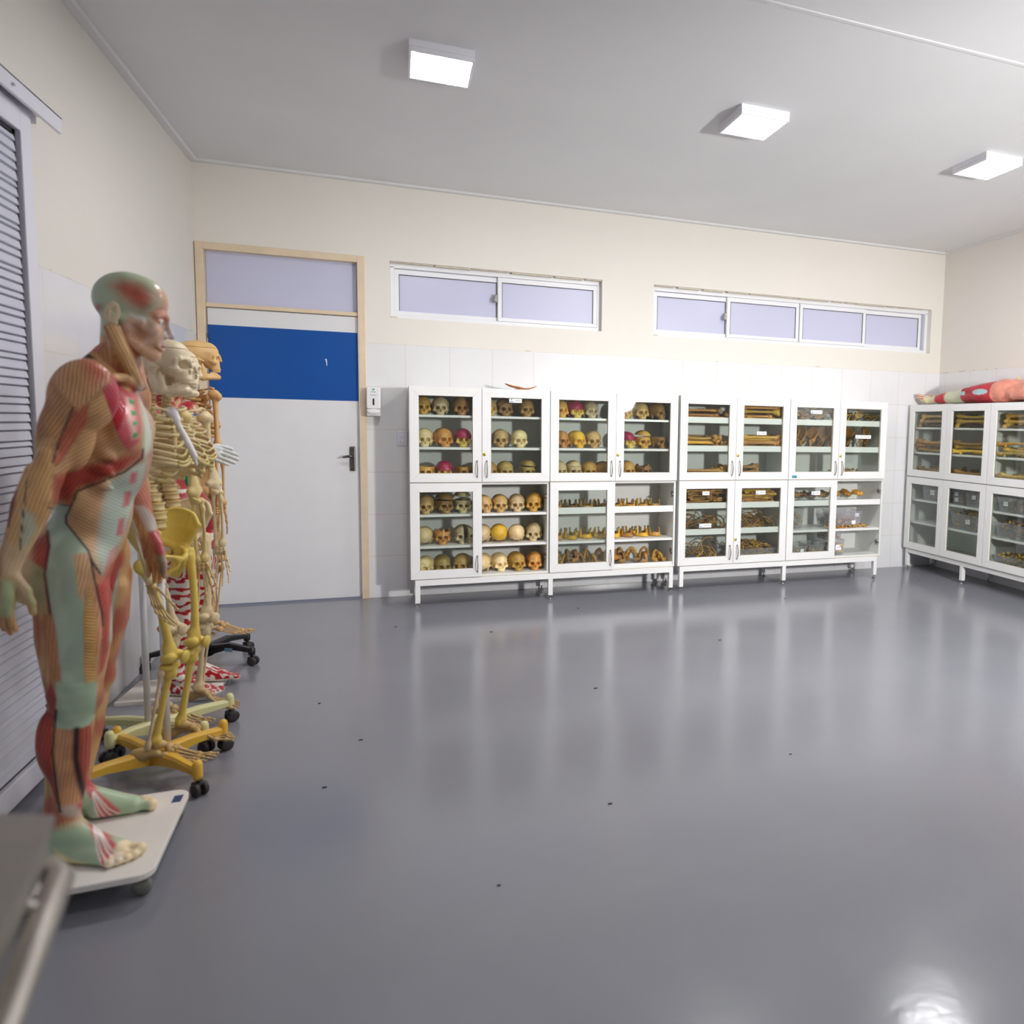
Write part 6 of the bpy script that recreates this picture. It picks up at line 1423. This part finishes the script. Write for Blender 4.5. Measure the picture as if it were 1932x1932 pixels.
def wheeled_stand(loc, lab, col, arms, pole=(0, 0), pole_top=1.0, polecol=None, hub_z=.10, thick=1.0, curved=False):
    t = tag(empty('skeleton_stand', loc), lab, 'skeleton stand', 'wheeled skeleton stands'); m = mat('stand_' + '%d_%d_%d' % col, rgb(*col), .35, var=.04)
    mp = m if polecol is None else mat('stand_pole_%d_%d_%d' % polecol, rgb(*polecol), .3)
    MB().lathe([(.034*thick, hub_z - .045), (.036*thick, hub_z + .010), (.028*thick, hub_z + .022), (.018, hub_z + .026)], n=20).build('hub', m, t)
    MB().lathe([(.0125, hub_z), (.0125, pole_top)], (pole[0], pole[1], 0), 14).build('pole', mp, t)
    for ang, L in arms:
        a = math.radians(ang); c, s = math.cos(a), math.sin(a); b = MB(); w0, w1 = .021*thick, .014*thick
        z = [(0.018, hub_z - .045, hub_z + .012), (L*.55, hub_z - .022 + (.02 if curved else 0), hub_z + .016 + (.014 if curved else 0)), (L, .078, .106 if not curved else .100)]
        vs = []
        for k, (r, zl, zh) in enumerate(z):
            w = w0 + (w1 - w0)*k/2; vs += [(r, -w, zl), (r, w, zl), (r, w, zh - .010), (r, w*.6, zh), (r, -w*.6, zh), (r, -w, zh - .010)]
        b.add(vs, [(i*6+j, i*6+(j+1) % 6, (i+1)*6+(j+1) % 6, (i+1)*6+j) for i in range(2) for j in range(6)] + [(5, 4, 3, 2, 1, 0), (12, 13, 14, 15, 16, 17)])
        b.lathe([(.015*thick, .062), (.017*thick, .075), (.017*thick, .118), (.013*thick, .130), (.005, .134)] if not curved else [(.017, .060), (.019, .075), (.018, .098), (.008, .104)], (L + .004, 0, 0), 14)
        b.v = [(x*c - y*s, x*s + y*c, zz) for x, y, zz in b.v]; o = b.build('arm', m, t)
        ca = MB(); ca.lathe([(.006, .040), (.006, .066)], (L + .004, 0, 0), 8); ca.bbox(L - .012, L + .022, -.020, .020, .030, .052, .006); ca.v = [(x*c - y*s, x*s + y*c, zz) for x, y, zz in ca.v]; cs = ca.build('caster', M_black, o)
        wh = MB()
        for q in (-.015, .015): wh.lathe([(.006, q - .008), (.023, q - .008), (.0255, q - .004), (.0255, q + .004), (.023, q + .008), (.006, q + .008)], (L + .012, 0, .0256), 18, 'y')
        wh.v = [(x*c - y*s, x*s + y*c, zz) for x, y, zz in wh.v]; wh.build('wheel', mat('dark_caster_rubber', rgb(58, 52, 54), .55, var=.15, vscale=60), cs)
    return t
YEL = (228, 200, 96)
s1 = skeleton((.478, -2.750, 0), math.radians(-21), 'cream skeleton with yellow pelvis and legs, nearest of the skeletons', dict(all=(228, 208, 160), skull=(234, 218, 184), sternum=(232, 230, 236), spine=(226, 206, 150), pelvis=YEL, femur=YEL, tibia=YEL, fibula=(226, 204, 172), foot=(206, 176, 118), hand=(220, 192, 134), armL=(226, 204, 140), foreL=(226, 206, 140)), .14)
wheeled_stand((.428, -2.800, 0), 'yellow wheeled stand under the nearest skeleton', (236, 186, 66), [(-48.5, .285), (40, .255), (131, .285), (217, .30)], (.030, .050), .88, (226, 226, 230))
s2 = skeleton((.418, -2.330, 0), math.radians(-38), 'cream skeleton in the middle, partly hidden behind the yellow-legged one', dict(all=(226, 206, 164), skull=(232, 216, 184), sternum=(222, 206, 170), spine=(216, 190, 140), foot=(200, 170, 122)), .22, 0)
wheeled_stand((.355, -2.480, 0), 'pale lime-cream wheeled stand with a white pole under the middle skeleton', (226, 222, 164), [(36, .285), (-36, .245), (229, .19), (157, .25)], (-.030, -.020), .92, (226, 226, 230))
s3 = skeleton((.254, -1.420, 0), math.radians(70), 'tan skeleton farthest along the wall, close to the door', dict(all=(214, 170, 112), skull=(216, 178, 118), foot=(206, 168, 116), tibia=(214, 178, 128)), -1.0, .118, dict(elR=(-.030, -.180, 1.075), wrR=(-.030, -.185, .800)), turn=-1.25, soff=(.015, -.058))
w = wheeled_stand((.290, -1.380, 0), 'black five-armed wheeled stand under the tan skeleton', (26, 26, 30), [(-22 + 72*i, .265) for i in range(5)], (0, 0), 1.05, None, .095, 1.25, True)
a = math.radians(-22); o = MB().box(.13, .175, -.0275, -.0270, .082, .104).build('inventory_sticker', mat('pale_blue_sticker', rgb(120, 160, 190), .4, var=.35, vscale=150), w, (0, 0, 0), (0, 0, a)); o['label'] = 'small pale blue inventory sticker'

# ---- red and white banded model between the skeletons
RM = dict(pelvis=(.01, 0, .92), waist=(-.03, 0, 1.06), chest=(-.06, 0, 1.24), neck=(-.07, 0, 1.42), sole=.022,
    shR=(-.07, -.165, 1.385), elR=(-.085, -.220, 1.150), wrR=(.160, -.170, 1.245), handR=((1, -.1, -.32), (.1, .5, .8), .08),
    shL=(-.07, .165, 1.385), elL=(-.09, .215, 1.14), wrL=(-.06, .215, .93), handL=((.1, 0, -1), (1, -.2, 0), .15),
    hipR=(.01, -.083, .88), knR=(.02, -.09, .50), anR=(-.03, -.085, .112), toeR=(.17, -.12, 0), hipL=(.01, .083, .88), knL=(.02, .09, .50), anL=(-.03, .085, .112), toeL=(.17, .12, 0))
rm = tag(empty('banded_body_model', (.325, -1.840, 0), math.radians(-12)), 'body model painted in red and white bands standing between skeletons', 'anatomical model')
S = body_sdf(RM, .0055, (-.30, -.36, .01), (.42, .36, 1.75), hands=False); S.chain([(-.08, 0, 1.40), (-.065, 0, 1.53)], [.052, .050], .02); HX = -.11
S.ell((.050 + HX, 0, 1.60), (.088, .070, .098), k=.02); S.ell((.085 + HX, 0, 1.555), (.046, .050, .072), k=.02); S.chain([(.130 + HX, 0, 1.60), (.142 + HX, 0, 1.572)], [.008, .011], .01); S.chain([(.118 + HX, -.03, 1.625), (.130 + HX, 0, 1.628), (.118 + HX, .03, 1.625)], [.009]*3, .01); S.chain([(.120 + HX, -.018, 1.535), (.128 + HX, 0, 1.533), (.120 + HX, .018, 1.535)], [.006]*3, .006)
for s in (-1, 1): S.ell((.128 + HX, s*.030, 1.607), (.012, .014, .010), k=.005, op='s'); S.ell((.045 + HX, s*.070, 1.59), (.018, .010, .030), k=.006)
me = S.mesh('body', M_flesh, 1); v = S.v; n = len(v); z = v[:, 2]
wob = .012*(blotch(v, 30, 9) - .5); band = np.sin((z + wob*2 + .10*np.abs(v[:, 1]))*2*PI/.044); red, white, dred, blue = lin((176, 14, 28)), lin((222, 214, 204)), lin((150, 16, 34)), lin((36, 76, 160))
col = np.where((band > .25)[:, None], red, white)
mid = (z > .82) & (z < 1.02); col[mid] = dred; edge = (np.abs(z - 1.035 - wob) < .006) | (np.abs(z - .80 - wob) < .012); col[edge] = white
up = (z > 1.045); col[up] = np.where((blotch(v, 34, 3) > .55)[:, None], lin((190, 150, 110)), lin((170, 50, 54)))[up]; bl = up & (v[:, 1] > .09) & (np.sin(z*60 + v[:, 0]*30) > .2) & (v[:, 0] > -.02); col[bl] = blue
thigh = (z > .62) & (z <= .79) & (v[:, 0] > .02); col[thigh] = np.where((np.sin((v[:, 1]*.8 + v[:, 0] + wob*2)*2*PI/.030) > .0)[:, None], red, white)[thigh]
ft = z < .10; col[ft] = np.where((np.sin((v[:, 1] + wob*2.5)*2*PI/.022) + .5*np.sin(v[:, 0]*140) > -.35)[:, None], red, white)[ft]; sole = z < .040; col[sole] = white
paint(me, v, col, z, np.zeros(n)); link('body', me, rm)
for a, s_ in (('R', -1), ('L', 1)):
    w = np.array(RM['wr' + a]); S = SDF(w - .23, w + .23, .0028); hand_sdf(S, w, RM['hand' + a], s_); o = link('hand', S.mesh('hand', mat('pale_hand_plastic', rgb(214, 220, 218), .35), 1), rm); o['label'] = 'plain white hand'
S = SDF((-.04, -.04, -.06), (.04, .04, .06), .002); S.ell((0, 0, 0), (.022, .028, .042), k=.01); S.cap((0, 0, -.03), (0, 0, -.05), .012, .008, .01); o = link('green_organ', S.mesh('organ', mat('green_gloss_plastic', rgb(0, 150, 96), .25), 1), rm, (.045, -.045, 1.085)); o['label'] = 'glossy green organ'
t = tag(empty('base_board', (.345, -1.830, 0), math.radians(-4)), 'white board with red writing under the banded model', 'base board')
MB().bbox(-.30, .115, -.155, .155, 0, .021, .002).build('board', mat('white_painted_board', rgb(234, 228, 220), .45), t)
b = MB()
for i in range(7): b.tube([(.065 + .006*math.sin(i*2.1), -.085 + i*.009, .0212), (.074, -.082 + i*.009, .0212), (.066 + .010*math.cos(i*1.7), -.077 + i*.009, .0212)], .0016, 5, flat=.2)
b.build('handwriting', mat('red_marker', rgb(196, 84, 66), .6), t)

# ---- yellow and black marked strip hanging on the tiles
b = MB(); n = 28; vs = []; fs = []
for i in range(n + 1):
    zz = .95 - .55*i/n; yy = .010*math.sin(i*.23); w = .008
    vs += [(.004, -2.585 + yy - w, zz), (.004, -2.585 + yy + w, zz), (.006, -2.585 + yy + w, zz), (.006, -2.585 + yy - w, zz)]
mi = []
b = MB()
for i in range(n): 
    k = i*4; b.add([vs[k + j] for j in range(8)], [(0, 1, 5, 4), (1, 2, 6, 5), (2, 3, 7, 6), (3, 0, 4, 7)], i % 2)
tag(b.build('marked_strip', [mat('strip_yellow', rgb(206, 204, 40), .5), mat('strip_olive', rgb(120, 124, 30), .5)]), 'narrow yellow and olive banded strip hanging on the left wall tiles', 'strip')
# ---- flayed model lying along the top of the right-hand cabinets (feet towards the corner)
LYZ = 1.651
ly = tag(empty('lying_muscle_model', (6.335, 0, LYZ)), 'red muscle model lying on top of the right-wall cabinets, foot towards the corner', 'anatomical model')
S = SDF((-.20, -1.92, .001), (.20, -.05, .30), .0048)
# runs along -y; near leg at x = -.07, far leg at x = +.09
for x, q in ((-.065, 0), (.085, 1)):
    S.chain([(x, -.625, .070), (x, -.52, .066), (x - .005, -.38, .060), (x - .005, -.235, .052)], [.060, .056, .050, .028], .02); S.chain([(x - .005, -.24, .046), (x - .01, -.17, .048)], [.027, .032], .02)
    S.chain([(x - .01, -.17, .050), (x - .025, -.115, .062), (x - .045, -.075, .092)], [.040, .032, .022], .012); S.chain([(x + .008, -.17, .045), (x + .006, -.115, .050), (x - .01, -.072, .058)], [.036, .028, .020], .012)
    for i in range(5): S.ell((x - .050 + i*.016, -.066 + i*.003, .100 - i*.012), (.0095, .012, .0095), k=.004)
    S.ell((x, -.47, .075), (.050, .10, .042), k=.012); S.ell((x, -.66, .082), (.056, .075, .056), k=.02)
    S.chain([(x, -.64, .080), (x - .002, -.86, .090), (x + .005, -1.08, .098)], [.062, .086, .098], .02); S.chain([(x - .045, -.70, .110), (x - .048, -.90, .118), (x - .03, -1.06, .13)], [.034, .046, .040], .010); S.chain([(x - .05, -.70, .066), (x - .062, -.90, .064), (x - .05, -1.04, .07)], [.034, .042, .040], .010); S.chain([(x + .02, -.72, .130), (x + .02, -.92, .142), (x, -1.06, .15)], [.034, .042, .038], .010)
S.ell((.01, -1.17, .105), (.165, .13, .100), k=.03); S.ell((-.075, -1.14, .105), (.090, .115, .100), k=.010); S.ell((.01, -1.36, .100), (.145, .20, .090), k=.03); S.ell((.01, -1.62, .110), (.165, .22, .105), k=.03); S.chain([(-.10, -1.24, .085), (-.12, -1.40, .075), (-.13, -1.6, .08)], [.055, .060, .065], .012)
S.chain([(.10, -1.10, .19), (.10, -1.10, .238)], [.020, .007], .012); S.ell((-.135, -1.70, .10), (.06, .11, .08), k=.015); S.chain([(-.155, -1.66, .09), (-.165, -1.45, .06), (-.15, -1.30, .05)], [.045, .040, .028], .012)
S.prim(lambda x, y, z: (z - .0025) + 0*x + 0*y, (-.2, -1.92, -.01), (.2, -.05, .006), .001, 's') if False else None
me = S.mesh('body', M_flesh, 1); v = S.v; y, z, x = v[:, 1], v[:, 2], v[:, 0]; n = len(v)
bb = blotch(v, 22, 4)[:, None]; R_ = lin((190, 44, 60)); G_ = lin((186, 206, 186)); C_ = lin((226, 214, 170)); P_ = lin((238, 158, 136))
def sm(a, e0, e1): t = np.clip((a - e0)/(e1 - e0), 0, 1); return (t*t*(3 - 2*t))[:, None]
col = C_*(1 - bb*.3) + G_*bb*.3
col = col*(1 - sm(-y, .28, .31)) + R_*sm(-y, .28, .31); col = col*(1 - sm(-y, .43, .46)) + (G_*.6 + C_*.4)*sm(-y, .43, .46)
col = col*(1 - sm(-y, .66, .69)) + R_*sm(-y, .66, .69)*(1.15 - .35*bb); k = (np.exp(-((y + .93)/.10)**2 - ((z - .100)/.028)**2) > .45)[:, None] & (x < -.05)[:, None]; col = np.where(k, lin((176, 212, 216)), col); k = ((y < -.66) & (y > -.74) & (z > .078) & (z < .112))[:, None]; col = np.where(k, lin((176, 212, 212)), col)
col = col*(1 - sm(-y, 1.035, 1.055)) + P_*sm(-y, 1.035, 1.055)*(1.12 - .3*bb); k = (y > -.155) & (np.sin(v[:, 2]*260 + x*120) > .2) & (z > .04); col[k] = lin((206, 90, 96)); spk = ((y < -1.06) & (y > -1.16) & (z > .205))[:, None]; col = np.where(spk, lin((232, 216, 160)), col)
paint(me, v, col, z + .15*y, np.where(y < -.66, .5, .15)); link('body', me, ly)

# ---- steel trolley corner close to the camera
M_stl = mat('satin_stainless_steel', rgb(172, 166, 158), .5, 1.0, var=.10, vscale=12)
t = tag(empty('steel_trolley', (.80, -5.2, 0)), 'brushed steel trolley corner close to the viewer at lower left', 'trolley')
O_ = Vector((.80, -5.2, 0)); d_ = Vector((.18, -.984, 0)).normalized(); e_ = Vector((-.984, -.18, 0)).normalized(); P0 = Vector((.919, -4.935, 0)) - O_
pl = [P0, P0 + d_*.46, P0 + d_*.46 + e_*.50, P0 + e_*.50 + d_*.02, P0 + e_*.14 - d_*.085]
b = MB(); b.prism([(q.x, q.y) for q in pl], .893, .900); b.prism([(q.x*.0 + (q + e_*.006).x, (q + e_*.006 + d_*.004).y) for q in pl], .850, .893); b.build('tray_top', M_stl, t)
q0 = P0 + d_*.01 - e_*.008
MB().tube([q0 + e_*.36 - d_*.03 + Vector((0, 0, .836)), q0 + e_*.06 - d_*.012 + Vector((0, 0, .836)), q0 + e_*.015 + Vector((0, 0, .836)), q0 + d_*.03 + Vector((0, 0, .836)), q0 + d_*.46 + Vector((0, 0, .836))], .0155, 14).build('side_rail', M_stl, t)
for k in (.10, .42): MB().tube([q0 + d_*k + Vector((0, 0, .836)), q0 + d_*k + e_*.03 + Vector((0, 0, .858))], .008, 8).build('rail_bracket', M_stl, t)
for q in (P0 + e_*.42 + d_*.06, P0 + e_*.42 + d_*.42):
    l = MB().tube([q + Vector((0, 0, .855)), q + Vector((0, 0, .07))], .0155, 12).build('leg', M_stl, t)
    MB().lathe([(.006, -.012), (.030, -.012), (.033, -.006), (.033, .006), (.030, .012), (.006, .012)], (q.x, q.y, .0335), 18, 'y').build('wheel', M_black, l); MB().bbox(q.x - .010, q.x + .010, q.y - .020, q.y + .020, .048, .072, .004).build('caster', M_stl, l)
